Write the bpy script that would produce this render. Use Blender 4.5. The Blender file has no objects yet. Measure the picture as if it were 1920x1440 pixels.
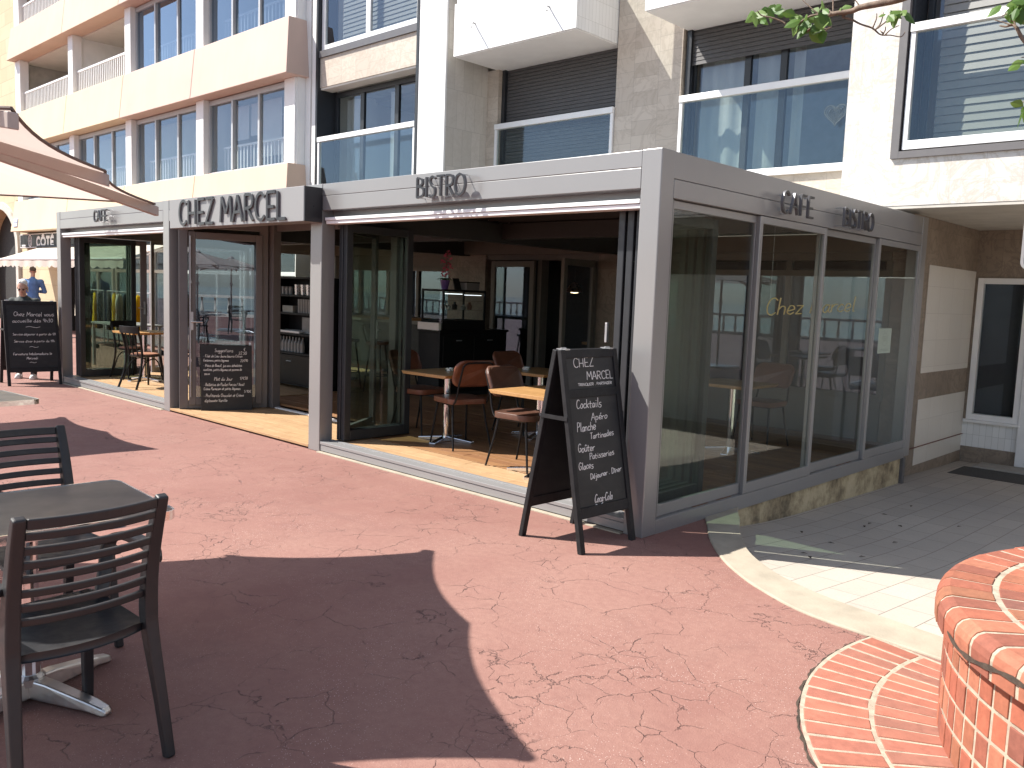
import bpy, bmesh, math, random
from math import sin, cos, pi, radians, hypot, atan2
from mathutils import Vector, Matrix, Euler
from mathutils.geometry import tessellate_polygon
random.seed(7)
SC = bpy.context.scene
COL = SC.collection

# ------------------------------------------------------------------ helpers
class MB:
    def __init__(s):
        s.v = []; s.f = []; s.mi = []; s.m = 0; s.M = None
    def add(s, vs, fs):
        b = len(s.v)
        for p in vs:
            p = Vector(p)
            s.v.append(s.M @ p if s.M is not None else p)
        for f in fs:
            s.f.append([b + i for i in f]); s.mi.append(s.m)
        return s
    def box(s, x0, x1, y0, y1, z0, z1):
        return s.add([(x0,y0,z0),(x1,y0,z0),(x1,y1,z0),(x0,y1,z0),(x0,y0,z1),(x1,y0,z1),(x1,y1,z1),(x0,y1,z1)],
              [(0,3,2,1),(4,5,6,7),(0,1,5,4),(1,2,6,5),(2,3,7,6),(3,0,4,7)])
    def hexa(s, b, t):
        return s.add(list(b)+list(t), [(0,3,2,1),(4,5,6,7),(0,1,5,4),(1,2,6,5),(2,3,7,6),(3,0,4,7)])
    def quad(s, a, b, c, d): return s.add([a,b,c,d], [(0,1,2,3)])
    def prism(s, poly, z0, z1):
        n = len(poly)
        tris = tessellate_polygon([[Vector((p[0],p[1],0)) for p in poly]])
        area = sum(poly[i][0]*poly[(i+1)%n][1]-poly[(i+1)%n][0]*poly[i][1] for i in range(n))
        vs = [(p[0],p[1],z0) for p in poly]+[(p[0],p[1],z1) for p in poly]
        fs = []
        for t in tris:
            a,b,c = t
            A = (poly[b][0]-poly[a][0])*(poly[c][1]-poly[a][1])-(poly[c][0]-poly[a][0])*(poly[b][1]-poly[a][1])
            if A < 0: b,c = c,b
            fs.append((a+n,b+n,c+n)); fs.append((a,c,b))
        for i in range(n):
            j = (i+1)%n
            fs.append((i,j,j+n,i+n) if area > 0 else (j,i,i+n,j+n))
        return s.add(vs, fs)
    def tube(s, pts, r, n=8, cap=True, closed=False, flat=1.0):
        pts = [Vector(p) for p in pts]; N = len(pts)
        rs = r if isinstance(r, (list,tuple)) else [r]*N
        vs = []; up0 = None
        for i,p in enumerate(pts):
            if closed: d = pts[(i+1)%N]-pts[i-1]
            else: d = pts[min(i+1,N-1)]-pts[max(i-1,0)]
            d.normalize()
            if up0 is None:
                up0 = Vector((0,0,1)) if abs(d.z) < .9 else Vector((1,0,0))
            a = d.cross(up0); 
            if a.length < 1e-4: a = d.cross(Vector((0.3,1,0)))
            a.normalize(); b = a.cross(d); up0 = b
            for k in range(n):
                t = 2*pi*k/n
                vs.append(p+a*cos(t)*rs[i]+b*sin(t)*rs[i]*flat)
        fs = []
        for i in range(N if closed else N-1):
            for k in range(n):
                i2 = (i+1)%N
                fs.append((i*n+k, i*n+(k+1)%n, i2*n+(k+1)%n, i2*n+k))
        if cap and not closed:
            fs.append(tuple(reversed(range(n)))); fs.append(tuple(range((N-1)*n, N*n)))
        return s.add(vs, fs)
    def lathe(s, prof, c=(0,0,0), n=24):
        vs = []
        for r,z in prof:
            for k in range(n):
                t = 2*pi*k/n; vs.append((c[0]+r*cos(t), c[1]+r*sin(t), c[2]+z))
        fs = []
        for i in range(len(prof)-1):
            for k in range(n):
                fs.append((i*n+k, i*n+(k+1)%n, (i+1)*n+(k+1)%n, (i+1)*n+k))
        if prof[0][0] > 1e-4: fs.append(tuple(reversed(range(n))))
        if prof[-1][0] > 1e-4: fs.append(tuple(range((len(prof)-1)*n, len(prof)*n)))
        return s.add(vs, fs)
    def ellipsoid(s, c, r, n=12, m=8):
        vs = []; fs = []
        for i in range(m+1):
            a = -pi/2+pi*i/m
            for k in range(n):
                t = 2*pi*k/n
                vs.append((c[0]+r[0]*cos(a)*cos(t), c[1]+r[1]*cos(a)*sin(t), c[2]+r[2]*sin(a)))
        for i in range(m):
            for k in range(n):
                fs.append((i*n+k, i*n+(k+1)%n, (i+1)*n+(k+1)%n, (i+1)*n+k))
        return s.add(vs, fs)
    def build(s, name, mats, parent=None, loc=None, rot=None, bevel=0, smooth=False, seg=2, label=None):
        me = bpy.data.meshes.new(name)
        me.from_pydata([tuple(p) for p in s.v], [], s.f)
        if not isinstance(mats, (list,tuple)): mats = [mats]
        for m in mats: me.materials.append(m)
        if len(mats) > 1: me.polygons.foreach_set('material_index', s.mi)
        bm = bmesh.new(); bm.from_mesh(me)
        bmesh.ops.remove_doubles(bm, verts=bm.verts, dist=1e-5)
        bm.to_mesh(me); bm.free()
        if smooth: me.polygons.foreach_set('use_smooth', [True]*len(me.polygons))
        me.update()
        o = bpy.data.objects.new(name, me); COL.objects.link(o)
        if parent is not None: o.parent = parent
        if loc is not None: o.location = loc
        if rot is not None: o.rotation_euler = rot
        if bevel:
            md = o.modifiers.new('bevel','BEVEL'); md.width = bevel; md.segments = seg
            md.limit_method = 'ANGLE'; md.angle_limit = radians(40)
        if label: o['label'] = label
        return o

def thing(name, label, cat, loc=(0,0,0), rz=0, group=None):
    o = bpy.data.objects.new(name, None); COL.objects.link(o)
    o.empty_display_size = .1
    o.location = loc; o.rotation_euler = (0,0,rz)
    o['label'] = label; o['category'] = cat
    if group: o['group'] = group
    return o
def tag(o, label=None, cat=None, group=None, kind=None):
    if label: o['label'] = label
    if cat: o['category'] = cat
    if group: o['group'] = group
    if kind: o['kind'] = kind
    return o
def struct(o, label=None):
    o['kind'] = 'structure'
    if label: o['label'] = label
    return o
def copy_tree(o, parent=None, loc=None, rz=None, label=None, group=None):
    c = o.copy(); COL.objects.link(c)
    if parent is not None: c.parent = parent
    for ch in list(o.children): copy_tree(ch, c)
    if loc is not None: c.location = loc
    if rz is not None: c.rotation_euler = (0,0,rz)
    if label: c['label'] = label
    if group: c['group'] = group
    return c
def catmull(pts, k=5, closed=False):
    pts = [Vector(p) for p in pts]
    if len(pts) < 3 and not closed: return pts
    out = []; n = len(pts)
    rng = n if closed else n-1
    for i in range(rng):
        if closed: p0,p1,p2,p3 = pts[i-1],pts[i],pts[(i+1)%n],pts[(i+2)%n]
        else: p0,p1,p2,p3 = pts[max(i-1,0)],pts[i],pts[i+1],pts[min(i+2,n-1)]
        for j in range(k):
            t = j/k
            out.append(.5*((2*p1)+(p2-p0)*t+(2*p0-5*p1+4*p2-p3)*t*t+(3*p1-p0-3*p2+p3)*t**3))
    if not closed: out.append(pts[-1])
    return out
def frame_mat(O, U, V):
    U = Vector(U).normalized(); V = Vector(V).normalized(); N = U.cross(V)
    return Matrix(((U.x,V.x,N.x,O[0]),(U.y,V.y,N.y,O[1]),(U.z,V.z,N.z,O[2]),(0,0,0,1)))

# ------------------------------------------------------------------ camera
FPX = 1602.7
CX = Vector((0.7232489, 0.68961379, 0.0366587)); CD = Vector((0.09893499,-0.05093226,-0.9937896)); CF = Vector((-0.6834639,0.72238406,-0.10506363))
CAM = Vector((3.184,-4.684,1.6))
cam = bpy.data.cameras.new('camera'); camo = bpy.data.objects.new('camera', cam); COL.objects.link(camo)
up = -CD; bk = -CF
camo.matrix_world = Matrix(((CX.x,up.x,bk.x,CAM.x),(CX.y,up.y,bk.y,CAM.y),(CX.z,up.z,bk.z,CAM.z),(0,0,0,1)))
cam.sensor_width = 36; cam.lens = FPX/1920*36; cam.clip_start = .05; cam.clip_end = 6000
SC.camera = camo

# ------------------------------------------------------------------ light
SUN = Vector((-.783,-.622,1.16)).normalized()
w = bpy.data.worlds.new('World'); SC.world = w; w.use_nodes = True
nt = w.node_tree; nt.nodes.clear()
sky = nt.nodes.new('ShaderNodeTexSky'); sky.sky_type = 'NISHITA'; sky.sun_disc = False
sky.sun_elevation = math.asin(SUN.z); sky.sun_rotation = atan2(SUN.x, SUN.y)
sky.altitude = 10; sky.air_density = 1.0; sky.dust_density = .6; sky.ozone_density = 1.2
bg = nt.nodes.new('ShaderNodeBackground'); bg.inputs['Strength'].default_value = .10
ow = nt.nodes.new('ShaderNodeOutputWorld')
hs = nt.nodes.new('ShaderNodeHueSaturation'); hs.inputs['Saturation'].default_value = .72; nt.links.new(sky.outputs[0], hs.inputs['Color']); nt.links.new(hs.outputs[0], bg.inputs[0]); nt.links.new(bg.outputs[0], ow.inputs[0])
sl = bpy.data.lights.new('sun','SUN'); sl.energy = 5.0; sl.angle = radians(.5); sl.color = (1,.955,.88)
so = bpy.data.objects.new('sun', sl); COL.objects.link(so)
so.rotation_euler = SUN.to_track_quat('Z','Y').to_euler(); so.location = (-20,-20,30)
SC.view_settings.view_transform = 'Standard'; SC.view_settings.look = 'None'
SC.view_settings.exposure = 1.05; SC.view_settings.gamma = 1
SC.cycles.max_bounces = 10; SC.cycles.transparent_max_bounces = 24; SC.cycles.glossy_bounces = 5
SC.cycles.diffuse_bounces = 5; SC.cycles.caustics_reflective = False; SC.cycles.caustics_refractive = False

# ------------------------------------------------------------------ materials
class NT:
    def __init__(s, name):
        s.m = bpy.data.materials.new(name); s.m.use_nodes = True
        s.t = s.m.node_tree; s.t.nodes.clear()
        s.out = s.n('OutputMaterial')
        s.tc = s.n('TexCoord')
    def n(s, k, **kw):
        x = s.t.nodes.new('ShaderNode'+k)
        for a,b in kw.items():
            if a.startswith('i_'): x.inputs[a[2:].replace('_',' ')].default_value = b
            else: setattr(x, a, b)
        return x
    def l(s, a, b): s.t.links.new(a, b)
    def bsdf(s, col=(.5,.5,.5), rough=.5, metal=0, **kw):
        b = s.n('BsdfPrincipled')
        b.inputs['Base Color'].default_value = (*col,1); b.inputs['Roughness'].default_value = rough
        b.inputs['Metallic'].default_value = metal
        for k,v in kw.items(): b.inputs[k.replace('_',' ')].default_value = v
        s.l(b.outputs[0], s.out.inputs[0]); return b
    def noise(s, scale, detail=4, rough=.55, vec=None, dist=0):
        x = s.n('TexNoise'); x.inputs['Scale'].default_value = scale; x.inputs['Detail'].default_value = detail
        x.inputs['Roughness'].default_value = rough; x.inputs['Distortion'].default_value = dist
        s.l(vec or s.tc.outputs['Object'], x.inputs['Vector']); return x.outputs[0]
    def ramp(s, fac, stops):
        r = s.n('ValToRGB'); s.l(fac, r.inputs[0]); e = r.color_ramp.elements
        while len(e) < len(stops): e.new(.5)
        for i,(p,c) in enumerate(stops):
            e[i].position = p; e[i].color = (*c,1) if len(c) == 3 else c
        return r.outputs[0]
    def mix(s, fac, a, b, mode='MIX'):
        x = s.n('Mix', data_type='RGBA', blend_type=mode)
        for sock,v in ((x.inputs[0],fac),(x.inputs[6],a),(x.inputs[7],b)):
            if isinstance(v,(int,float)): sock.default_value = v
            elif isinstance(v,tuple): sock.default_value = (*v,1)
            else: s.l(v, sock)
        return x.outputs[2]
    def math(s, op, a, b=None, clamp=False):
        x = s.n('Math', operation=op, use_clamp=clamp)
        for i,v in enumerate((a,b)):
            if v is None: continue
            if isinstance(v,(int,float)): x.inputs[i].default_value = v
            else: s.l(v, x.inputs[i])
        return x.outputs[0]
    def maprange(s, v, a, b, c=0, d=1):
        x = s.n('MapRange'); s.l(v, x.inputs[0])
        for i,q in enumerate((a,b,c,d)): x.inputs[i+1].default_value = q
        return x.outputs[0]
    def bump(s, h, b, strength=.3, dist=.01):
        x = s.n('Bump'); x.inputs['Strength'].default_value = strength; x.inputs['Distance'].default_value = dist
        s.l(h, x.inputs['Height']); s.l(x.outputs[0], b.inputs['Normal']); return x
    def wallvec(s, swap=False):
        sp = s.n('SeparateXYZ'); s.l(s.tc.outputs['Object'], sp.inputs[0])
        u = s.math('ADD', sp.outputs[0], sp.outputs[1]); c = s.n('CombineXYZ')
        if swap: s.l(sp.outputs[2], c.inputs[0]); s.l(u, c.inputs[1])
        else: s.l(u, c.inputs[0]); s.l(sp.outputs[2], c.inputs[1])
        return c.outputs[0]
    def brick(s, vec, bw, rh, mortar=.004, offset=.5, smooth=.1, c1=(.4,.4,.4), c2=(.6,.6,.6), mc=(0,0,0)):
        x = s.n('TexBrick', offset=offset); s.l(vec, x.inputs['Vector'])
        for k,v in (('Scale',1),('Mortar Size',mortar),('Mortar Smooth',smooth),('Brick Width',bw),('Row Height',rh),('Bias',0)):
            x.inputs[k].default_value = v
        x.inputs['Color1'].default_value = (*c1,1); x.inputs['Color2'].default_value = (*c2,1); x.inputs['Mortar'].default_value = (*mc,1)
        return x.outputs['Color'], x.outputs['Fac']

def mul(c, k): return tuple(min(1,x*k) for x in c)
def simple(name, col, rough=.5, metal=0, var=.12, scale=6, bump=0, bscale=80, rv=.08, **kw):
    t = NT(name); b = t.bsdf(col, rough, metal, **kw)
    nz = t.noise(scale, 5)
    c = t.mix(t.maprange(nz,.3,.7), mul(col,1-var), mul(col,1+var))
    t.l(c, b.inputs['Base Color'])
    n2 = t.noise(scale*4.3, 3)
    t.l(t.maprange(n2,.3,.7,max(.02,rough-rv),min(1,rough+rv)), b.inputs['Roughness'])
    if bump: t.bump(t.noise(bscale,3), b, bump, .004)
    return t.m
def island(name, cols, rough=.7, bump=.25, scale=30, grain=None):
    t = NT(name); b = t.bsdf(cols[0], rough)
    g = t.n('NewGeometry'); rnd = g.outputs['Random Per Island']
    c = t.ramp(rnd, [(i/(max(1,len(cols)-1)), q) for i,q in enumerate(cols)])
    if grain:
        mp = t.n('Mapping'); mp.inputs['Scale'].default_value = grain; t.l(t.tc.outputs['Object'], mp.inputs[0])
        off = t.n('VectorMath', operation='ADD'); t.l(mp.outputs[0], off.inputs[0])
        cc = t.n('CombineXYZ'); t.l(t.math('MULTIPLY', rnd, 37.0), cc.inputs[0]); t.l(t.math('MULTIPLY', rnd, 11.0), cc.inputs[1]); t.l(cc.outputs[0], off.inputs[1])
        nz = t.noise(scale, 6, .6, off.outputs[0], 1.2)
    else: nz = t.noise(scale, 6, .65)
    c = t.mix(t.maprange(t.noise(6,5,.7),.50,.68,0,.35), c, tuple(q*.55 for q in cols[0]))
    c = t.mix(t.maprange(nz,.35,.7), t.mix(1.0, c, (.82,.80,.78), 'MULTIPLY'), t.mix(1.0, c, (1.12,1.1,1.08), 'MULTIPLY'))
    t.l(c, b.inputs['Base Color'])
    if bump: t.bump(nz, b, bump, .003)
    return t.m
def glass(name, tint=(.86,.9,.88), rough=0.0, refl=1.0, gc=(.95,.97,1)):
    t = NT(name)
    tr = t.n('BsdfTransparent'); tr.inputs[0].default_value = (*tint,1)
    gl = t.n('BsdfGlossy'); gl.inputs['Color'].default_value = (*gc,1); gl.inputs['Roughness'].default_value = rough
    fr = t.n('Fresnel'); fr.inputs['IOR'].default_value = 1.5
    g = t.n('NewGeometry')
    # same fresnel on either face of a pane
    f = t.math('MULTIPLY', fr.outputs[0], refl, True)
    f = t.mix(g.outputs['Backfacing'], f, (.03,.03,.03))
    mx = t.n('MixShader'); t.l(f, mx.inputs[0]); t.l(tr.outputs[0], mx.inputs[1]); t.l(gl.outputs[0], mx.inputs[2])
    t.l(mx.outputs[0], t.out.inputs[0]); return t.m

M = {}
# red resin asphalt with cracks
def mk_red():
    t = NT('red_asphalt'); b = t.bsdf((.3,.14,.13), .82)
    o = t.tc.outputs['Object']
    big = t.noise(.55, 5, .6); mid = t.noise(5, 5, .6); fine = t.noise(160, 2, .6)
    c = t.mix(t.maprange(big,.36,.64), (.212,.094,.077), (.272,.134,.110))
    c = t.mix(t.maprange(mid,.42,.72,0,.45), c, (.29,.157,.122))
    c = t.mix(t.maprange(t.noise(.23,6,.65),.48,.66,0,.55), c, (.335,.20,.16))
    c = t.mix(t.maprange(fine,.35,.65,0,.35), c, (.195,.092,.072))
    c = t.mix(t.maprange(t.noise(24,5,.7),.36,.64,0,.42), c, (.19,.088,.072)); c = t.mix(t.maprange(t.noise(1.9,6,.7,None,1.0),.56,.72,0,.4), c, (.175,.085,.072))
    v = t.n('TexVoronoi'); v.inputs['Scale'].default_value = 85; t.l(o, v.inputs['Vector'])
    fl = t.math('MULTIPLY', t.math('LESS_THAN', v.outputs['Distance'], .14), t.maprange(t.noise(1.6,5),.40,.66))
    c = t.mix(t.math('MULTIPLY', fl, .75), c, (.72,.6,.55))
    # cracks: distorted voronoi edges kept in patches
    nz = t.n('TexNoise'); nz.inputs['Scale'].default_value = 2.6; nz.inputs['Detail'].default_value = 6; nz.inputs['Roughness'].default_value = .62; t.l(o, nz.inputs['Vector'])
    ad = t.n('VectorMath', operation='MULTIPLY_ADD'); t.l(nz.outputs['Color'], ad.inputs[0]); ad.inputs[1].default_value = (.5,.5,.5); t.l(o, ad.inputs[2])
    nf = t.n('TexNoise'); nf.inputs['Scale'].default_value = 7; nf.inputs['Detail'].default_value = 5; t.l(o, nf.inputs['Vector'])
    af = t.n('VectorMath', operation='MULTIPLY_ADD'); t.l(nf.outputs['Color'], af.inputs[0]); af.inputs[1].default_value = (.13,.13,.13); t.l(o, af.inputs[2])
    def crack(scale, width, lo, hi, ms, seed, src=None):
        mp = t.n('Mapping'); mp.inputs['Location'].default_value = (seed,seed*.7,0); t.l((src or ad).outputs[0], mp.inputs[0])
        vo = t.n('TexVoronoi', feature='DISTANCE_TO_EDGE'); vo.inputs['Scale'].default_value = scale; t.l(mp.outputs[0], vo.inputs['Vector'])
        e = t.maprange(vo.outputs['Distance'], 0, width, 1, 0)
        mp2 = t.n('Mapping'); mp2.inputs['Location'].default_value = (seed*3,seed,2); t.l(o, mp2.inputs[0])
        return t.math('MULTIPLY', e, t.maprange(t.noise(ms,4,.6,mp2.outputs[0]), lo, hi))
    brk = t.maprange(t.noise(7,3,.6), .40, .50)
    k1 = crack(1.35, .0050, .49, .56, 1.0, 3.1)
    k2 = t.math('MULTIPLY', crack(3.1, .0095, .50, .57, 1.5, 8.7, af), brk)
    k3 = t.math('MULTIPLY', crack(5.2, .014, .52, .58, 1.9, 1.9, af), brk)
    k = t.math('MAXIMUM', k1, t.math('MAXIMUM', k2, k3))
    c = t.mix(t.math('MULTIPLY', k, .78, True), c, (.05,.022,.02))
    t.l(c, b.inputs['Base Color'])
    h = t.math('SUBTRACT', t.math('ADD', t.math('MULTIPLY', fine, .5), t.math('MULTIPLY', t.noise(45,3), .5)), t.math('MULTIPLY', k, 2.2))
    t.bump(h, b, .55, .006)
    return t.m
M['red'] = mk_red()
def mk_pavers():
    t = NT('square_pavers'); b = t.bsdf((.5,.45,.38), .85)
    sp = t.n('SeparateXYZ'); t.l(t.tc.outputs['Object'], sp.inputs[0]); cb = t.n('CombineXYZ')
    t.l(sp.outputs[1], cb.inputs[0]); t.l(sp.outputs[0], cb.inputs[1])
    col, fac = t.brick(cb.outputs[0], .42, .2, .0035, .5, .2, (.42,.375,.32), (.49,.44,.375), (.17,.145,.125))
    c = t.mix(t.maprange(t.noise(1.2,5),.35,.7,0,.5), col, (.36,.32,.28))
    v = t.n('TexVoronoi'); v.inputs['Scale'].default_value = 60; t.l(t.tc.outputs['Object'], v.inputs['Vector'])
    c = t.mix(t.math('MULTIPLY', t.math('LESS_THAN', v.outputs['Distance'], .2), .35), c, (.5,.33,.24))
    c = t.mix(t.maprange(t.noise(90,2),.4,.65,0,.3), c, (.30,.27,.24))
    t.l(c, b.inputs['Base Color']); t.bump(t.math('SUBTRACT', t.noise(70,3), t.math('MULTIPLY',fac,2)), b, .4, .004)
    return t.m
M['pavers'] = mk_pavers()
def tilewall(name, bw, rh, cols, mortar=(.3,.28,.25), ms=.003, vein=None, vs=3, veins=.5, rough=.45, swap=False, off=.5, blotch=None, bump=.15):
    t = NT(name); b = t.bsdf(cols[0], rough)
    col, fac = t.brick(t.wallvec(swap), bw, rh, ms, off, .1, cols[0], cols[1], mortar)
    c = col
    if blotch: c = t.mix(t.maprange(t.noise(blotch[1],6,.65,None,.8),.42,.72,0,blotch[2]), c, blotch[0])
    if vein:
        nz = t.noise(vs, 7, .65, None, 1.6)
        band = t.math('ABSOLUTE', t.math('SUBTRACT', nz, .5))
        c = t.mix(t.math('MULTIPLY', t.maprange(band, 0, .05, 1, 0), veins), c, vein)
    c = t.mix(fac, c, mortar)
    t.l(c, b.inputs['Base Color'])
    t.bump(t.math('SUBTRACT', t.math('MULTIPLY', t.noise(25,4), .3), fac), b, bump, .004)
    return t.m
M['marble'] = tilewall('white_marble_tiles', .32, .32, ((.60,.58,.55),(.67,.65,.62)), (.44,.41,.37), .002, (.43,.37,.30), 2.2, .6, .35, False, 0, ((.52,.42,.32),1.1,.35))
M['whitetile'] = tilewall('white_ceramic_tiles', .075, .3, ((.74,.74,.73),(.8,.8,.79)), (.52,.52,.5), .002, None, rough=.4, off=0)
M['stone'] = tilewall('beige_stone_tiles', .2, .42, ((.47,.405,.335),(.57,.50,.42)), (.33,.285,.24), .002, (.32,.26,.2), 2.5, .35, .5, True, .5, ((.55,.49,.42),1.3,.5))
M['greystone'] = tilewall('grey_stone_tiles', .2, .6, ((.50,.47,.42),(.585,.55,.50)), (.32,.30,.27), .002, (.42,.38,.33), 2.5, .3, .5, False, .3)
M['brownstone'] = tilewall('brown_stone_tiles', .3, .5, ((.24,.19,.145),(.31,.25,.195)), (.17,.14,.11), .002, (.13,.10,.08), 3.2, .5, .5, False, 0, ((.15,.115,.09),2.2,.5))
M['passwhite'] = tilewall('pale_wall_tiles', .46, .31, ((.64,.61,.56),(.70,.67,.62)), (.5,.47,.43), .002, (.6,.55,.48), 1.5, .15, .35, False, 0)
M['yellowstone'] = tilewall('yellow_ashlar', 1.1, .45, ((.50,.42,.27),(.57,.49,.33)), (.36,.30,.2), .006, None, rough=.85, blotch=((.42,.34,.22),.8,.5), bump=.4)
M['rear'] = simple('rear_paint_shade_darkened', (.15,.135,.115), .6, var=.06)  # cream and white rear parts, interior shade put into the colour
M['soffit'] = simple('soffit_plaster', (.50,.47,.42), .8, var=.12, scale=3)
M['white'] = simple('white_paint', (.78,.77,.75), .5, var=.04, scale=3)
M['silver'] = simple('silver_frame', (.44,.45,.46), .4, .2, var=.04)
M['whitealu'] = simple('white_aluminium', (.80,.80,.80), .35, var=.03)
M['offwhite'] = simple('offwhite_paint', (.66,.63,.57), .55, var=.06, scale=2)
def mk_peach(n, c):
    t = NT(n); b = t.bsdf(c, .8)
    sp = t.n('SeparateXYZ'); t.l(t.tc.outputs['Object'], sp.inputs[0]); cb = t.n('CombineXYZ')
    t.l(t.math('MULTIPLY', sp.outputs[0], 6), cb.inputs[0]); t.l(t.math('MULTIPLY', sp.outputs[2], .5), cb.inputs[2])
    st = t.noise(1.2, 5, .6, cb.outputs[0])
    q = t.mix(t.maprange(t.noise(.8,5),.3,.7), mul(c,.93), mul(c,1.05))
    q = t.mix(t.maprange(st,.5,.8,0,.35), q, mul(c,.84)); t.l(q, b.inputs['Base Color'])
    t.bump(t.noise(60,3), b, .15, .004); return t.m
M['peach'] = mk_peach('peach_render', (.60,.445,.345)); M['pink'] = mk_peach('pink_peach_render', (.57,.425,.36)); M['cream'] = mk_peach('cream_peach_render', (.63,.505,.355))
M['alu'] = simple('grey_powder_coat', (.262,.257,.256), .30, .25, var=.03, scale=1.2, rv=.015)
M['alul'] = simple('light_grey_powder_coat', (.27,.265,.265), .4, .2, var=.03, scale=1.2, rv=.02)
M['aludk'] = simple('dark_grey_frame', (.13,.125,.13), .4, .2, var=.05)
M['anth'] = simple('anthracite_frame', (.022,.024,.028), .4, 0, var=.1)
M['taupe'] = simple('taupe_frame', (.135,.127,.128), .45, .1, var=.04)
M['shutter'] = simple('dark_shutter_slat', (.075,.072,.072), .5, .1, var=.06)
M['blind'] = simple('grey_blind_slat', (.22,.215,.205), .5, 0, var=.04)
M['letter'] = simple('letter_dark_grey', (.03,.03,.034), .35, .3, var=.05)
M['letterbright'] = simple('letter_bright_side', (.5,.5,.5), .3, .5, var=.04)
M['letterside'] = simple('letter_steel_side', (.15,.15,.16), .35, .3, var=.05)
M['glass'] = glass('clear_glass', (.90,.93,.91), 0, 1.3, (.62,.78,1)); M['glassg'] = glass('green_glass', (.83,.87,.84), 0, .8); M['glassd'] = glass('window_glass', (.86,.885,.885), 0, 1.6, (.60,.74,.97))  # blue reflection colours are painted in, standing in for a bluer sky
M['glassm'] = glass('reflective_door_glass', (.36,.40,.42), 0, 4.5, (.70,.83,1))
M['glassr'] = glass('sky_tinted_window_glass', (.66,.7,.72), 0, 2.8, (.62,.78,1))  # stronger reflection, sky blue painted into its colour
M['chrome'] = simple('polished_steel', (.75,.75,.76), .13, 1, var=.03)
M['castalu'] = simple('brushed_cast_aluminium', (.58,.57,.56), .36, 1, var=.06, scale=12, bump=.05)
M['plastic'] = simple('charcoal_plastic', (.017,.017,.019), .46, 0, var=.08, scale=6, bump=.05, bscale=250)
M['top'] = simple('charcoal_table_laminate', (.045,.043,.041), .36, 0, var=.03, scale=1)
M['black'] = simple('black_paint', (.010,.010,.011), .5, 0, var=.1, scale=1, Specular_IOR_Level=.2)
def mk_board():
    t = NT('blackboard'); b = t.bsdf((.02,.02,.022), .55)
    mp = t.n('Mapping'); mp.inputs['Scale'].default_value = (2,2,5); mp.inputs['Rotation'].default_value = (.3,.5,.2); t.l(t.tc.outputs['Object'], mp.inputs[0])
    nz = t.noise(2.2, 5, .6, mp.outputs[0], .6)
    t.l(t.mix(t.maprange(nz,.45,.8,0,.5), (.012,.012,.0135), (.042,.041,.040)), b.inputs['Base Color']); return t.m
M['board'] = mk_board()
M['boardframe'] = simple('black_wood_frame', (.014,.014,.0155), .55, 0, var=.3, scale=14, bump=.1, Specular_IOR_Level=.3)
M['rawwood'] = simple('raw_plywood_edge', (.42,.34,.24), .8)
M['chalk'] = simple('chalk', (.72,.72,.70), .95, var=.2, scale=60)
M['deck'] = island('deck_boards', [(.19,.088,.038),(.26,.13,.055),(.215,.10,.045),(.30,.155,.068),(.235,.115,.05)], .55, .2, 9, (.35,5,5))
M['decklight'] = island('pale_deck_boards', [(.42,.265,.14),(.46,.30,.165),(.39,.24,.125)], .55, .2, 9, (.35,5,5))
M['tablewood'] = island('oak_table_top', [(.36,.19,.07),(.46,.26,.105),(.40,.22,.085),(.50,.29,.12)], .38, .1, 9, (6,.5,5))
M['leather'] = simple('brown_leather', (.15,.052,.028), .38, 0, var=.25, scale=9, bump=.2, bscale=120)
M['leatherd'] = simple('dark_brown_leather', (.105,.05,.034), .36, 0, var=.25, scale=9, bump=.2, bscale=120)
M['brick'] = island('red_bricks', [(.33,.095,.055),(.20,.08,.06),(.28,.085,.05),(.37,.15,.09),(.37,.115,.065),(.22,.075,.05),(.33,.105,.062),(.26,.11,.06),(.31,.09,.054)], .8, .35, 28)
M['brickflat'] = island('pink_paving_bricks', [(.29,.105,.07),(.37,.14,.095),(.32,.12,.085),(.40,.155,.10),(.26,.115,.085),(.36,.135,.09)], .85, .35, 24)
M['mortar'] = simple('pale_mortar', (.36,.30,.23), .95, 0, var=.25, scale=25, bump=.5, bscale=90)
M['concrete'] = simple('kerb_concrete', (.34,.295,.23), .9, 0, var=.14, scale=5, bump=.35, bscale=70)
def mk_found():
    t = NT('stained_foundation'); b = t.bsdf((.5,.4,.25), .9)
    n1 = t.noise(2.6,9,.72)
    t.l(t.ramp(n1, [(.34,(.10,.08,.055)),(.46,(.30,.24,.15)),(.55,(.47,.39,.25)),(.7,(.55,.47,.32))]), b.inputs['Base Color'])
    t.bump(t.noise(30,5), b, .5, .01); return t.m
M['found'] = mk_found()
M['soil'] = simple('dark_soil', (.05,.035,.025), .95, 0, var=.4, scale=30, bump=1, bscale=60)
M['bark'] = simple('brown_bark', (.16,.115,.085), .9, 0, var=.35, scale=30, bump=.8, bscale=70)
def mk_leaf():
    t = NT('young_leaf'); 
    g = t.n('NewGeometry'); c = t.ramp(g.outputs['Random Per Island'], [(0,(.06,.14,.022)),(.5,(.11,.20,.04)),(1,(.17,.25,.06))])
    d = t.n('BsdfPrincipled'); d.inputs['Roughness'].default_value = .5; t.l(c, d.inputs['Base Color'])
    tr = t.n('BsdfTranslucent'); t.l(c, tr.inputs[0]); mx = t.n('MixShader'); mx.inputs[0].default_value = .4
    t.l(d.outputs[0], mx.inputs[1]); t.l(tr.outputs[0], mx.inputs[2]); t.l(mx.outputs[0], t.out.inputs[0]); return t.m
M['leaf'] = mk_leaf()
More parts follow.
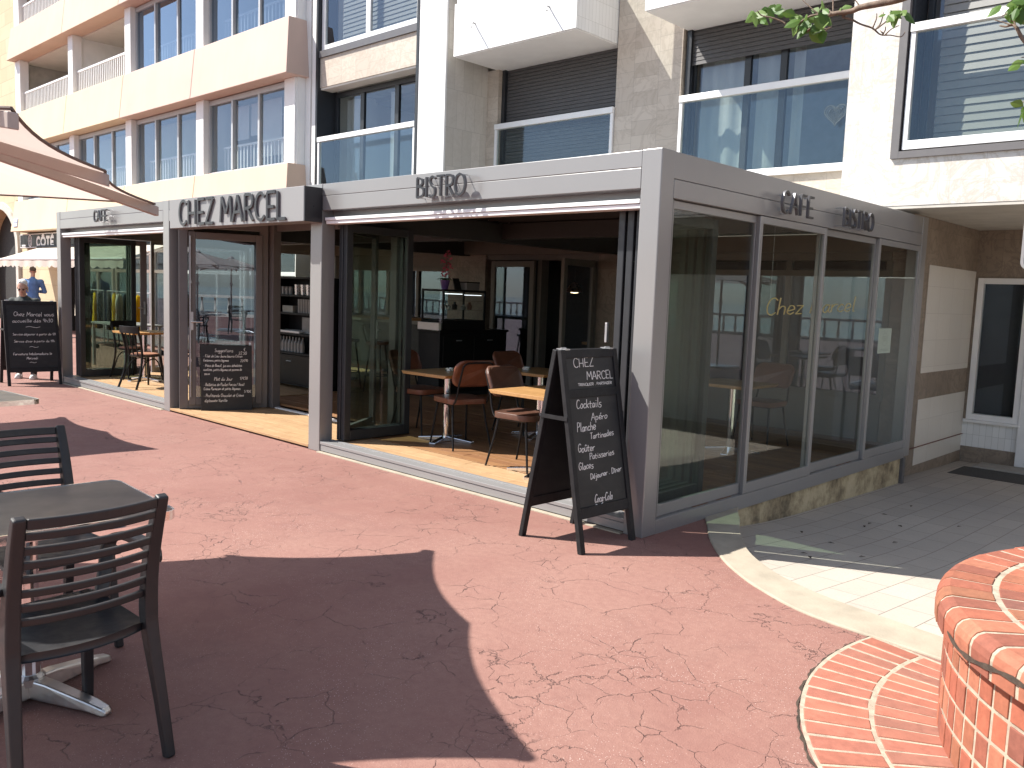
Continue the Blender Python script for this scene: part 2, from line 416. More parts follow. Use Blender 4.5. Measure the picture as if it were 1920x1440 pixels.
def cloth(n, c, tr=.5, c2=None):
    t = NT(n); d = t.n('BsdfDiffuse'); d.inputs[0].default_value = (*c,1); x = t.n('BsdfTranslucent'); x.inputs[0].default_value = (*(c2 or c),1)
    nz = t.noise(3,4); cc = t.mix(t.maprange(nz,.3,.7), mul(c,.93), mul(c,1.05)); t.l(cc, d.inputs[0])
    mx = t.n('MixShader'); mx.inputs[0].default_value = tr; t.l(d.outputs[0], mx.inputs[1]); t.l(x.outputs[0], mx.inputs[2]); t.l(mx.outputs[0], t.out.inputs[0])
    return t.m
M['canopy'] = cloth('beige_canopy_cloth', (.60,.52,.46), .5, (.74,.62,.55))
M['awning'] = cloth('cream_awning_cloth', (.74,.68,.62), .35)
M['curtain'] = cloth('white_curtain', (.78,.78,.76), .4); M['vblind'] = cloth('pale_green_vertical_blind', (.66,.70,.62), .4)
M['screen'] = cloth('white_roller_screen', (.8,.8,.8), .3)
M['ribs'] = simple('taupe_parasol_rib', (.40,.34,.31), .45, .1, var=.05)
M['pedge'] = simple('brown_canopy_hem', (.16,.12,.105), .8)
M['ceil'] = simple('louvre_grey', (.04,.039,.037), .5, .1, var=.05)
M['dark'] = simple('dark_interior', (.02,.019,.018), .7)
M['roomwall'] = simple('room_wall', (.45,.42,.38), .8)
M['blackwood'] = simple('black_lacquered_wood', (.010,.0095,.0095), .38, 0, var=.1, scale=1, Specular_IOR_Level=.25)
M['seatpad'] = simple('tan_seat_pad', (.36,.17,.105), .45, 0, var=.12)
M['paper'] = simple('white_paper', (.78,.77,.74), .8, var=.03)
M['gold'] = simple('gold_script', (.95,.66,.25), .45, .0, var=.05)
M['yellow'] = cloth('yellow_fabric', (.70,.46,.03), .3); M['cream_cloth'] = cloth('cream_garment', (.66,.60,.50), .2); M['navy'] = cloth('dark_garment', (.03,.03,.035), .1)
M['steel'] = simple('grey_steel', (.42,.42,.43), .4, .8)
M['purple'] = simple('purple_pot', (.18,.09,.34), .45); M['petal'] = simple('pink_petals', (.55,.10,.17), .6, var=.3, scale=40); M['stem'] = simple('dark_green_leaf', (.03,.08,.02), .5)
M['copper'] = simple('copper_lamp', (.45,.2,.09), .3, .8)
M['bottle'] = simple('pale_bottle', (.26,.27,.27), .15, 0, var=.2); M['tin'] = simple('tin_cup', (.5,.5,.5), .25, .9)
M['skin'] = simple('skin', (.56,.33,.24), .5, var=.08, scale=20); M['hairw'] = simple('white_hair', (.72,.69,.62), .7, var=.15, scale=60, bump=.5, bscale=90)
M['hairg'] = simple('grey_brown_hair', (.10,.08,.065), .7, var=.3, scale=60)
M['blue'] = simple('blue_pullover', (.10,.20,.42), .85, var=.12, scale=10); M['jeans'] = simple('blue_jeans', (.10,.16,.30), .85, var=.15, scale=14)
M['jacket'] = simple('dark_jacket', (.035,.042,.04), .8, var=.2); M['trouser'] = simple('dark_trousers', (.05,.05,.055), .85); M['shoe'] = simple('white_shoe', (.75,.75,.73), .6)
M['lens'] = simple('dark_lens', (.02,.015,.015), .15); M['lip'] = simple('lips', (.42,.16,.13), .5)
M['signblue'] = simple('enamel_plate', (.50,.55,.70), .3); M['sea'] = simple('sea_water', (.03,.09,.14), .08, 0, var=.2, scale=.02, bump=.15, bscale=1.5)
M['sealwall'] = simple('seafront_stone', (.62,.58,.50), .8, var=.1)
M['matdark'] = simple('dark_doormat', (.06,.057,.055), .95, 0, var=.2, scale=50); M['slab'] = simple('threshold_stone', (.33,.31,.28), .8, var=.1)
M['deadleaf'] = simple('dead_leaf', (.06,.045,.03), .9, var=.4)

# ------------------------------------------------------------------ stroke lettering
GL = {}
def g(ch, adv, s): GL[ch] = (adv, [[(float(a),float(b)) for a,b in zip(p.split()[::2], p.split()[1::2])] for p in s.split(';')])
for ch,adv,s in (
 ('a',6,'5 4 3 5 1 3 1 1 3 0 5 3;5 5 5 1 6 0'),('b',6,'1 10 1 0;1 3 3 5 5 3 4 0 1 0'),('c',5.5,'5 4 3 5 1 3 1 1 3 0 5 1'),
 ('d',6.5,'5 4 3 5 1 3 1 1 3 0 5 3;5 10 5 1 6 0'),('e',5.5,'1 2 5 3 4 5 2 5 1 3 1 1 3 0 5 1'),('f',5,'5 9 4 10 3 9 2 0;1 5 5 5'),
 ('g',6,'5 4 3 5 1 3 1 1 3 0 5 3;5 5 5 -3 3 -4 1 -3'),('h',6,'1 10 1 0;1 3 3 5 5 4 5 0'),('i',3.5,'2 5 2 1 3 0;2 7 2.2 7.8'),
 ('j',4,'3 5 3 -3 1 -4;3 7 3.2 7.8'),('k',6,'1 10 1 0;5 5 1 2;1.5 2.4 5 0'),('l',3.5,'2 10 2 1 3 0'),('m',8,'1 5 1 0;1 3 3 5 4 4 4 0;4 3 6 5 7 4 7 0'),
 ('n',6,'1 5 1 0;1 3 3 5 5 4 5 0'),('o',6,'3 5 1 3 1 1 3 0 5 2 5 4 3 5'),('p',6,'1 5 1 -4;1 3 3 5 5 3 4 0 1 1'),('q',6,'5 4 3 5 1 3 1 1 3 0 5 3;5 5 5 -4'),
 ('r',5,'1 5 1 0;1 3 3 5 5 5'),('s',5.5,'5 5 2 5 2 3 5 2 4 0 1 0'),('t',5,'2 8 2 1 4 0;0 5 5 5'),('u',6,'1 5 1 1 3 0 5 2;5 5 5 0'),('v',5.5,'1 5 3 0;3 0 5 5'),
 ('w',8,'1 5 2 0 4 4 6 0 7 5'),('x',6,'1 5 5 0;5 5 1 0'),('y',6,'1 5 3 1;5 5 2 -4'),('z',6,'1 5 5 5;5 5 1 0;1 0 5 0'),
 ('A',7,'0 0 3.2 10;3.2 10 6.4 0;1.2 3.6 5.2 3.6'),('B',6.6,'1 0 1 10;1 10 4.6 9 4.6 6.5 1 5.5;1.4 5.5 5.6 4.4 5.6 1 1 0'),('C',7,'6.4 8.6 4.4 10 2 8.8 1 5 2 1.2 4.4 0 6.4 1.4'),
 ('D',7,'1 0 1 10;1 10 5 8.6 6.4 5 5 1.4 1 0'),('E',6,'5.6 10 1 10;1 10 1 0;1 0 5.6 0;1 4.6 4.8 4.6'),('F',5.8,'5.6 10 1 10;1 10 1 0;1 4.6 4.8 4.6'),
 ('G',7,'6.4 8.4 4 10 1.6 8 1 4 3 0 6 1.4 6.2 4.4;6.2 4.4 4 4.4'),('H',7,'1 0 1 10;6 0 6 10;1 4.6 6 4.6'),('I',3,'1.5 0 1.5 10'),('J',5,'4 10 4 2 2 0 .6 1.4'),
 ('K',6.4,'1 10 1 0;6 10 1 4.6;2.2 5.6 6 0'),('L',5.6,'1 10 1 0;1 0 5.4 0'),('M',8.6,'.6 0 1.4 10;1.4 10 4.2 3.4;4.2 3.4 7 10;7 10 7.8 0'),('N',7.4,'1 0 1 10;1 10 6.2 0;6.2 0 6.2 10'),
 ('O',8.6,'4.2 10 1.8 8.8 .6 5 1.8 1.2 4.2 0 6.6 1.2 7.8 5 6.6 8.8 4.2 10'),('P',6,'1 0 1 10;1 10 5 9.4 5 6 1 5'),('Q',8.6,'4.2 10 1.8 8.8 .6 5 1.8 1.2 4.2 0 6.6 1.2 7.8 5 6.6 8.8 4.2 10;5 2.6 8 -.8'),
 ('R',6.6,'1 0 1 10;1 10 5.2 9.4 5.2 5.6 1 4.6;2.6 4.6 6 0'),('S',6,'5.2 9 3 10 1.2 8.2 2.6 5.6 4.8 4 4.8 1 2.6 0 .8 1'),('T',6.4,'.4 10 6 10;3.2 10 3.2 0'),('U',7,'1 10 1 2 3.4 0 5.8 2 5.8 10'),
 ('V',6.6,'.6 10 3.2 0;3.2 0 5.8 10'),('Z',6.4,'.8 10 5.8 10;5.8 10 .8 0;.8 0 5.8 0'),
 ('0',6,'3 10 1 7 1 3 3 0 5 3 5 7 3 10'),('1',4,'1 8 3 10;3 10 3 0'),('2',6,'1 8 3 10 5 8 4 5 1 0;1 0 5 0'),('3',6,'1 9 4 10 4.6 7.6 2.4 5.6 5 3.6 4 0 1 .6'),('5',6,'5 10 1.6 10;1.6 10 1.4 6;1.4 6 4.4 6 5 2.6 3 0 1 .8'),
 ('7',6,'1 10 5 10;5 10 2 0'),('9',6,'5 8 3 10 1 8 1.6 5.6 4.6 6 5 9 4 0'),('.',3,'1.4 0 1.7 .6'),(',',3,'1.6 .6 1 -1.6'),('-',5,'1 4 4 4'),('/',5,'0 -1 4 10'),
 ('*',4,'1.2 3 2.4 3.4;1.2 3.5 2.4 2.9'),('~',12,'0 4 3 6 6 4 9 2.6 12 5'),('°',3.5,'1.5 10 .7 9 1.5 8 2.3 9 1.5 10'),('€',6.5,'6 8.6 4 10 2 5 4 0 6 1.4;.6 6 4.4 6;.6 4 4.2 4'),('\'',2,'1 10 .8 7.6')):
    g(ch,adv,s)
ACC = {'é':('e','3 6.6 4.6 8.4'),'è':('e','4 6.6 2.2 8.4'),'ê':('e','1.4 6.6 3 8.2;3 8.2 4.6 6.6'),'ô':('o','1.4 6.6 3 8.2;3 8.2 4.6 6.6'),'û':('u','1.4 6.6 3 8.2;3 8.2 4.6 6.6'),'î':('i','.6 6.6 2 8.2;2 8.2 3.4 6.6'),'à':('a','3.6 6.6 2 8.4'),'É':('E','2.4 11 4.4 12.6'),'Ô':('O','2.4 11 4.2 12.8;4.2 12.8 6 11')}
for k,(b_,a_) in ACC.items():
    adv,st = GL[b_]; GL[k] = (adv, [p for p in st if not (b_ == 'i' and p[0][1] > 6)]+[[(float(x),float(y)) for x,y in zip(q.split()[::2], q.split()[1::2])] for q in a_.split(';')])
def text_w(t, h, sp=0): return sum((GL[c][0] if c in GL else 4)+sp for c in t)*h/10
def ribbon(mb, pts, w, d0, d1, front=0, side=0):
    """flat stroke of width w lying in the local xy plane between z=d0 and z=d1"""
    P = []
    for p in pts:
        p = Vector((p[0],p[1]))
        if not P or (p-P[-1]).length > 1e-5: P.append(p)
    if len(P) < 2: return
    closed = len(P) > 3 and (P[0]-P[-1]).length < 1e-4
    if closed: P.pop()
    n = len(P); L = []; R = []
    for i in range(n):
        a = P[i]-P[i-1] if (i > 0 or closed) else P[1]-P[0]
        b = P[(i+1)%n]-P[i] if (i < n-1 or closed) else P[n-1]-P[n-2]
        a.normalize(); b.normalize(); t = a+b
        if t.length < 1e-3: t = a.copy()
        t.normalize(); nn = Vector((-t.y,t.x)); k = w/2/max(.5, nn.dot(Vector((-a.y,a.x))))
        L.append(P[i]+nn*k); R.append(P[i]-nn*k)
    vs = []
    for i in range(n): vs += [(L[i].x,L[i].y,d1),(R[i].x,R[i].y,d1),(R[i].x,R[i].y,d0),(L[i].x,L[i].y,d0)]
    for i in range(n if closed else n-1):
        q = i*4; r = ((i+1)%n)*4; b0 = len(mb.v)
        mb.m = front; mb.add([vs[q],vs[q+1],vs[r+1],vs[r]], [(0,1,2,3)])
        mb.m = side; mb.add([vs[q+1],vs[q+2],vs[r+2],vs[r+1]], [(0,1,2,3)]); mb.add([vs[q],vs[r],vs[r+3],vs[q+3]], [(0,1,2,3)])
    if not closed:
        for q,o in ((0,0),((n-1)*4,1)):
            vv = [vs[q],vs[q+3],vs[q+2],vs[q+1]]; mb.m = side; mb.add(vv, [(0,1,2,3) if not o else (3,2,1,0)])
    mb.m = 0
def write(mb, t, x, y, h, w, d0=0, d1=.0012, slant=0, sp=0, jit=0, sx=1, front=0, side=0, smooth=4):
    cx = x; rnd = random.Random(hash(t) % 9973 if False else sum(ord(c) for c in t))
    k = 0
    for c in t:
        if c not in GL: cx += 4*h/10*sx; continue
        adv,st = GL[c]; jy = rnd.uniform(-jit,jit)*h; js = 1+rnd.uniform(-jit,jit)
        for p in st:
            q = [(cx+(a*sx+b*slant)*h/10*js, y+jy+b*h/10*js) for a,b in p]
            if len(q) > 2: q = [(v.x,v.y) for v in catmull([Vector((a,b,0)) for a,b in q], smooth)]
            k += 1
            e = (k%7)*.00012
            ribbon(mb, q, w, d0, d1+e, front, side)
        cx += (adv+sp)*h/10*sx
    return cx

# ================================================================== GROUND
KI = [(.0,1.30),(.10,1.12),(.19,.98),(.37,.66),(.59,.34),(.80,.13),(1.03,-.03),(1.37,-.165),(1.94,-.27),(2.6,-.36),(3.4,-.40),(8,-.45)]
KO = [(-.12,.95),(.0,.80),(.105,.655),(.30,.36),(.564,.045),(.80,-.17),(1.055,-.342),(1.416,-.50),(1.998,-.56),(2.6,-.62),(3.4,-.66),(8,-.70)]
ki = [(p.x,p.y) for p in catmull([(a,b,0) for a,b in KI], 4)]; ko = [(p.x,p.y) for p in catmull([(a,b,0) for a,b in KO], 4)]
hole = ko+[(8,9.5),(-.12,9.5)]
outer = [(-75,-24),(24,-24),(24,30),(-75,30)]
loops = [[Vector((a,b,0)) for a,b in outer],[Vector((a,b,0)) for a,b in reversed(hole)]]
mb = MB(); pts = [p for lp in loops for p in lp]
for tri in tessellate_polygon(loops):
    a,b,c = (pts[i] for i in tri)
    if (b-a).cross(c-a).z < 0: tri = (tri[0],tri[2],tri[1])
    mb.add([pts[i] for i in tri], [(0,1,2)])
struct(mb.build('pavement', M['red']), 'red cracked resin pavement in front of the glazed terrace')
# pavers: a sloping court lower than the kerb
def paver_z(x,y):
    base = -.2-.026*max(0,y-1); ramp = -.006-.09*max(0,y+.42); k = .03
    h = max(0,min(1,.5+.5*(base-ramp)/k)) ; return ramp*(1-h)+base*h+k*h*(1-h)
mb = MB(); nx,ny = 60,64; x0,x1,y0,y1 = -.2,8,-.6,9.4
for j in range(ny+1):
    for i in range(nx+1):
        x = x0+(x1-x0)*(i/nx)**1.6; y = y0+(y1-y0)*(j/ny)**1.4
        mb.v.append(Vector((x,y,paver_z(x,y))))
for j in range(ny):
    for i in range(nx):
        a = j*(nx+1)+i
        mb.f.append([a,a+1,a+nx+2,a+nx+1]); mb.mi.append(0)
mb.f = [f for f in mb.f if not all(mb.v[i].y < -.45 for i in f)]; mb.mi = [0]*len(mb.f)
struct(mb.build('paved_court', M['pavers'], smooth=True), 'pale square paving slabs of the lower court beside the terrace')
mb = MB(); n = len(ki)
for i in range(n-1):
    a,b,c,d = ki[i],ki[i+1],ko[i+1],ko[i]
    mb.add([(a[0],a[1],.012),(b[0],b[1],.012),(c[0],c[1],.012),(d[0],d[1],.012)], [(0,3,2,1)])
    mb.add([(a[0],a[1],.012),(b[0],b[1],.012),(b[0],b[1],-.4),(a[0],a[1],-.4)], [(0,1,2,3)])
    mb.add([(d[0],d[1],.012),(c[0],c[1],.012),(c[0],c[1],-.1),(d[0],d[1],-.1)], [(3,2,1,0)])
struct(mb.build('kerb', M['concrete'], bevel=.008), 'pale curved concrete kerb between red pavement and slabs')
# brick paving ring round the planter
RC = (3.187,-.897)
def ringpoly(mb, c, r0, r1, a0, a1, z0, z1, k=1):
    v = []
    for z in (z0,z1):
        for (r,a) in ((r0,a0),(r1,a0),(r1,a1),(r0,a1)): v.append((c[0]+r*cos(a), c[1]+r*sin(a), z))
    mb.hexa(v[:4], v[4:])
mb = MB(); na = 60
A0,A1 = radians(166),radians(352)
for i in range(na):
    a = A0+(A1-A0)*i/na; b = A0+(A1-A0)*(i+1)/na
    mb.add([(RC[0]+.95*cos(a),RC[1]+.95*sin(a),.0105),(RC[0]+1.5*cos(a),RC[1]+1.5*sin(a),.0105),(RC[0]+1.5*cos(b),RC[1]+1.5*sin(b),.0105),(RC[0]+.95*cos(b),RC[1]+.95*sin(b),.0105)], [(0,1,2,3)])
mb.m = 1
for r0,r1,st in ((1.243,1.488,.108),(.985,1.229,.094)):
    a = A0+.01
    da = st/r1
    while a < A1-da:
        j = random.uniform(-.004,.004)
        ringpoly(mb, RC, r0+random.uniform(0,.006), r1+random.uniform(-.006,.002), a+.0055, a+da-.0055, .0, .0135+j*.5)
        a += da
struct(mb.build('brick_paving', [M['mortar'],M['brickflat']], bevel=.004), 'curved ring of pinkish paving bricks around the planter')
mb = MB(); L = []; 
for i in range(181):
    a = A0-.02+(A1-A0)*i/180; q = .5+.5*sin(i*1.7)*sin(i*.61+1); wd = .004+.016*abs(q)*random.uniform(.4,1)
    r = 1.502+.004*sin(i*.9)
    L.append(((RC[0]+r*cos(a),RC[1]+r*sin(a)),(RC[0]+(r+wd)*cos(a),RC[1]+(r+wd)*sin(a))))
for i in range(180):
    a,b = L[i]; c,d = L[i+1]
    mb.quad((a[0],a[1],.004),(b[0],b[1],.004),(d[0],d[1],.004),(c[0],c[1],.004))
struct(mb.build('pavement_gap', M['soil']), 'dark open gap between red pavement and brick ring')
mb = MB().quad((-900,-24.3,-3),(900,-24.3,-3),(900,-3000,-3),(-900,-3000,-3)); mb.quad((24.3,-24.3,-3),(3000,-24.3,-3),(3000,900,-3),(24.3,900,-3))
struct(mb.build('sea', M['sea']))
mb = MB().box(24,24.3,-24,30,-6,.02).box(-75,24.3,-24.3,-24,-6,.02)
struct(mb.build('sea_wall', M['sealwall']))
for i,(o_,d_,n_) in enumerate((((23.6,-23,0),(0,1,0),40),((-60,-23.6,0),(1,0,0),64))):
    t = thing('seafront_balustrade', ('pale stone balustrade along the seafront, facing the terrace end','pale stone balustrade along the seafront, behind the viewer')[i], 'balustrade', o_)
    mb = MB(); d = Vector(d_); L_ = n_*1.3; s_ = Vector((-d.y,d.x,0))
    def bar(mb,a0,a1,hw,z0,z1):
        A = d*a0; B = d*a1
        mb.hexa([tuple(A-s_*hw+Vector((0,0,z0))),tuple(B-s_*hw+Vector((0,0,z0))),tuple(B+s_*hw+Vector((0,0,z0))),tuple(A+s_*hw+Vector((0,0,z0)))],[tuple(A-s_*hw+Vector((0,0,z1))),tuple(B-s_*hw+Vector((0,0,z1))),tuple(B+s_*hw+Vector((0,0,z1))),tuple(A+s_*hw+Vector((0,0,z1)))])
    bar(mb,0,L_,.16,.9,1.02); bar(mb,0,L_,.14,0,.14)
    for k in range(n_*2): mb.lathe([(.05,.14),(.09,.32),(.045,.6),(.06,.9)], tuple(d*(k*.65+.3)), 8)
    mb.build('rail', M['sealwall'], t)

# ================================================================== PAVILION
pav = thing('glazed_terrace', 'grey aluminium glazed terrace with open folding fronts and lettered fascia', 'terrace', (0,0,0))
def pbox(name, mat, *b, bevel=.004, parent=pav, label=None):
    mb = MB()
    for q in b: mb.box(*q)
    return mb.build(name, mat, parent, bevel=bevel, label=label)
X0 = -10.80
for px0,px1,py0,py1 in ((-.155,0,0,.155),(-3.99,-3.80,0,.15),(-7.19,-7.03,0,.15),(X0,X0+.15,0,.15),(-.15,0,4.90,5.05),(X0,X0+.15,4.90,5.05)):
    pbox('post', M['alu'], (px0,px1,py0,py1,0,2.565), bevel=.006)
# front fascia: two stacked boards, butted between the posts
fo = MB()
for a,b in ((X0+.152,-7.192),(-7.028,-3.992),(-3.798,-.157)):
    fo.box(a,b,.004,.10,2.452,2.562); fo.box(a,b,.001,.10,2.315,2.449)
fo.build('front_fascia', M['alu'], pav, bevel=.004)
pbox('side_fascia', M['alu'], (-.10,-.004,.157,4.898,2.388,2.562), (-.10,-.001,.157,4.898,2.262,2.385))
pbox('side_fascia', M['alu'], (X0+.004,X0+.10,.157,4.898,2.23,2.562))
# shutter box and its pale bottom rail
for a,b in ((X0+.152,-7.192),(-3.798,-.157)):
    sb = MB().box(a,b,.13,.30,2.235,2.56).build('shutter_box', M['alul'], pav, bevel=.004)
    MB().box(a+.03,b-.01,.012,.128,2.222,2.250).box(a+.03,b-.01,.024,.128,2.19,2.219).build('rail', M['whitealu'], sb, bevel=.003)
# sill rails
for a,b in ((X0+.152,-7.192),(-3.798,-.157)):
    pbox('sill', M['alul'], (a,b,.012,.10,.012,.070), (a,b,.006,.115,.074,.102), (a,b,.118,.16,.03,.108), bevel=.003)
    pbox('kerb_grout', M['concrete'], (a,b,-.035,.01,-.01,.010), bevel=.004)
pbox('sill', M['alu'], (-.10,-.002,.157,4.898,-.015,.100), bevel=.004)
pbox('sill', M['alu'], (X0+.002,X0+.10,.157,4.898,.0,.100), bevel=.004)
pbox('foundation', M['found'], (-.4,-.035,.9,4.95,-.6,-.017), bevel=.01)
pbox('foundation_post', M['aludk'], (-.06,0,4.90,4.97,-.45,-.015), bevel=.004, label='short dark support under the side sill')
# decks: real boards
def boards(name, x0,x1,y0,y1,zt, wd, mat, alongx=True, gap=.005, ln=2.2):
    mb = MB(); k = 0
    if alongx:
        y = y0
        while y < y1-.02:
            x = x0-random.uniform(0,ln)
            while x < x1:
                a,b = max(x,x0),min(x+ln,x1)
                if b-a > .02: mb.box(a+.001,b-.001,y,min(y+wd-gap,y1),zt-.025,zt+random.uniform(-.0012,.0012))
                x += ln
            y += wd
    else:
        x = x0
        while x < x1-.02:
            y = y0-random.uniform(0,ln)
            while y < y1:
                a,b = max(y,y0),min(y+ln,y1)
                if b-a > .02: mb.box(x,min(x+wd-gap,x1),a+.001,b-.001,zt-.025,zt+random.uniform(-.0012,.0012))
                y += ln
            x += wd
    return mb.build(name, mat, pav, bevel=.002)
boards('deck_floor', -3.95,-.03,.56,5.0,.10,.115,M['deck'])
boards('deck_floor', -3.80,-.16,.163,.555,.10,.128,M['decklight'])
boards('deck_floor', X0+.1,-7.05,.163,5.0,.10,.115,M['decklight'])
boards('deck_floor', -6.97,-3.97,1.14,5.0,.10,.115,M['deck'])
boards('entrance_deck', -7.03,-3.99,.0,1.12,.045,.14,M['decklight'])
pbox('underfloor', M['dark'], (X0+.1,-.1,.17,5.0,-.05,.07), bevel=0) if False else None
# roof: louvre slats and beams
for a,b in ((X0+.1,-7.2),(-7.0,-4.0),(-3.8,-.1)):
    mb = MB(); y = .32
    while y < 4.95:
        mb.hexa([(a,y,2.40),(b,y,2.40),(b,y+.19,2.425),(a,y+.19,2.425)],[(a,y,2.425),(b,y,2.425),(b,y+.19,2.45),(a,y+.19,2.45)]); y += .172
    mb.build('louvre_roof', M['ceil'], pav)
pbox('roof_sheet', M['alul'], (X0+.1,-.1,.12,5.0,2.455,2.50), bevel=0)
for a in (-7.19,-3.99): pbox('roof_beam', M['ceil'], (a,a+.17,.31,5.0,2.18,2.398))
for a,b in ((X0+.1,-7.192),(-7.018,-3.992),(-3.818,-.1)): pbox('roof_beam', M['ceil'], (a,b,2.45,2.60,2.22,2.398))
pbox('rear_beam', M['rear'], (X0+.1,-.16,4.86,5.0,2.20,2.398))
# side windows
def framed(name, parent, W, H, fw, th, mat, gl, fb=None, ft=None, loc=(0,0,0), rz=0, gname='pane', gz=0, bevel=.004):
    fb = fb or fw; ft = ft or fw
    mb = MB().box(0,fw,-th/2,th/2,0,H).box(W-fw,W,-th/2,th/2,0,H).box(fw,W-fw,-th/2+.001,th/2-.001,0,fb).box(fw,W-fw,-th/2+.001,th/2-.001,H-ft,H)
    o = mb.build(name, mat, parent, loc, (0,0,rz), bevel=bevel)
    MB().box(fw-.004,W-fw+.004,-.004,.004,fb-.004,H-ft+.004).build(gname, gl, o)
    return o
SP = [(.17,1.415,-.055,.06),(1.36,2.56,-.02,.05),(2.50,3.80,-.055,.06),(3.745,4.895,-.02,.05)]
for k,(a,b,x,fw) in enumerate(SP):
    o = framed('window_panel', pav, b-a, 2.155, fw, .034, M['alu'], M['glassg'], .085, .055, (x,a,.102), pi/2)
pbox('window_track', M['aludk'], (-.085,-.074,.16,4.897,.102,.125),(-.085,-.074,.16,4.897,2.235,2.26), bevel=0)
MB().box(-.03,-.02,.16,.19,.11,2.26).build('window_jamb', M['aludk'], pav)
# left side glazing, rear half
for a,b in ((1.4,3.15),(3.2,4.895)):
    framed('window_panel', pav, b-a, 2.13, .055, .034, M['alu'], M['glassg'], .08, .055, (X0+.05,a,.102), pi/2)
# folding doors
def leaf(W, loc, rz, mat='anth', gl='glassg', H=2.09, handle=True, fw=.075, label=None):
    o = framed('door_leaf', pav, W, H, fw, .055, M[mat], M[gl], .10, .075, loc, rz, bevel=.006)
    if label: o['label'] = label
    if handle:
        h = MB().box(W-.052,W-.026,-.045,-.028,.95,1.15); h.tube([(W-.04,-.04,1.05),(W-.04,-.07,1.05),(W-.13,-.075,1.05)], .009); h.build('handle', M['steel'], o)
    return o
for x in (-.193,-.268,-.343,-.418): leaf(.86,(x,.17,.112),pi/2,handle=False)
for x,yy in ((-3.73,.17),(-3.66,.17)): leaf(.82,(x,yy,.112),pi/2,handle=False)
leaf(.93,(-3.80,.235,.112),radians(122),'taupe')
for x in (X0+.24,X0+.315,X0+.39): leaf(.84,(x,.17,.112),pi/2,handle=False)
leaf(.90,(X0+.20,.30,.112),radians(76),'taupe',fw=.095)
for x in (-.15,): pbox('hinge', M['steel'], (-.52,-.50,.165,.19,1.28,1.42), bevel=.003)
# entrance: side screen with its door, and the doorway wall
A_ = radians(66)
EX,EY = -6.90,.06
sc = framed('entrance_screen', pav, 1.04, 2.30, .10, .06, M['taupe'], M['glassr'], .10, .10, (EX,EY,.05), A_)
for ch in list(sc.children): bpy.data.objects.remove(ch)
dl = framed('door_leaf', pav, .86, 2.10, .08, .05, M['taupe'], M['glassm'], .09, .085, (EX+.11*cos(A_)+.035*sin(A_),EY+.11*sin(A_)-.035*cos(A_),.10), A_, bevel=.006)
h = MB(); h.box(.012,.05,-.05,-.026,.92,1.14); h.tube([(.03,-.05,1.02),(.03,-.085,1.02),(.155,-.09,1.02)], .010); h.tube([(.018,-.04,.10),(.018,-.04,2.05)], .011)
for z in (.55,1.5): h.box(.006,.03,-.05,-.026,z-.015,z+.015)
h.build('handle', M['steel'], dl)
pbox('doorway_frame', M['taupe'], (-6.53,-6.37,1.02,1.13,.05,2.34), (-6.368,-3.99,1.061,1.13,2.26,2.34), (-4.10,-3.992,1.062,1.129,.05,2.258), bevel=.005)
pbox('threshold', M['whitealu'], (-6.37,-4.1,1.055,1.11,.045,.062), bevel=.002)
pbox('porch_ceiling', M['offwhite'], (-7.028,-3.992,.105,1.15,2.342,2.395), bevel=.002)

# signs
def lettering(name, t, O, U, V, h, w, label, thick=.022, stand=.070, sx=1.0, sp=0, slant=0):
    """built-up metal letters held off the wall on small pins"""
    o = thing(name, label, 'sign', O); fm = frame_mat((0,0,0), U, V)
    mb = MB(); mb.M = fm; write(mb, t, 0,0,h,w,stand,stand+thick,sx=sx,sp=sp,slant=slant,front=0,side=1,smooth=5)
    mb.build('letters', [M['letter'],M['letterside']], o)
    pn = MB(); pn.M = fm; cx = 0
    for c in t:
        adv,st = GL[c]
        for p in (st[0][0],st[0][-1],st[-1][-1]): pn.tube([(cx+p[0]*h/10*sx,p[1]*h/10,0),(cx+p[0]*h/10*sx,p[1]*h/10,stand)], .004, 6)
        cx += (adv+sp)*h/10*sx
    pn.build('pins', M['steel'], o)
    return o
lettering('wall_lettering', 'BISTRO', (-2.33,-.001,2.352), (1,0,0), (0,0,1), .158, .0165, 'raised dark metal letters reading BISTRO on the front fascia', sx=1.02)
lettering('wall_lettering', 'CAFE', (-9.13,-.001,2.365), (1,0,0), (0,0,1), .145, .0165, 'raised dark metal letters reading CAFE on the front fascia', sx=1.12, sp=.8)
lettering('wall_lettering', 'CAFE', (.001,1.50,2.295), (0,1,0), (0,0,1), .160, .0165, 'raised dark metal letters reading CAFE on the side fascia', sx=1.22, sp=1.0)
lettering('wall_lettering', 'BISTRO', (.001,2.66,2.288), (0,1,0), (0,0,1), .150, .0165, 'raised dark metal letters reading BISTRO on the side fascia', sx=1.10, sp=.7)
sg = thing('shop_sign', 'long grey sign board over the entrance with large dark letters', 'sign', (-5.19,-.003,2.20))
MB().box(-1.385,1.385,-.195,0,0,.325).build('board', M['alul'], sg, bevel=.005)
MB().box(1.386,1.40,-.193,0,.002,.323).build('end_cap', M['letter'], sg, bevel=.002)
mb = MB(); mb.M = frame_mat((-1.14,-.1955,.033),(1,0,0),(0,0,1)); write(mb,'CHEZ MARCEL',0,0,.262,.030,.005,.020,sx=1.20,front=0,side=1,smooth=5); mb.build('letters', [M['letter'],M['letterside']], sg)
nn = thing('script_sign', 'thin gold handwritten script hung behind the side glass', 'sign', (-.115,1.72,1.50))
mb = MB(); mb.M = frame_mat((0,0,0),(0,1,.03),(0,-.03,1)); write(mb,'Chez Marcel',0,0,.138,.0075,0,.008,slant=.35,sx=2.1,smooth=6); mb.build('lettering', M['gold'], nn)
MB().tube([(0,.1,.1),(0,.1,.72)],.0012,5).tube([(0,1.1,.1),(0,1.1,.72)],.0012,5).build('wire', M['steel'], nn)
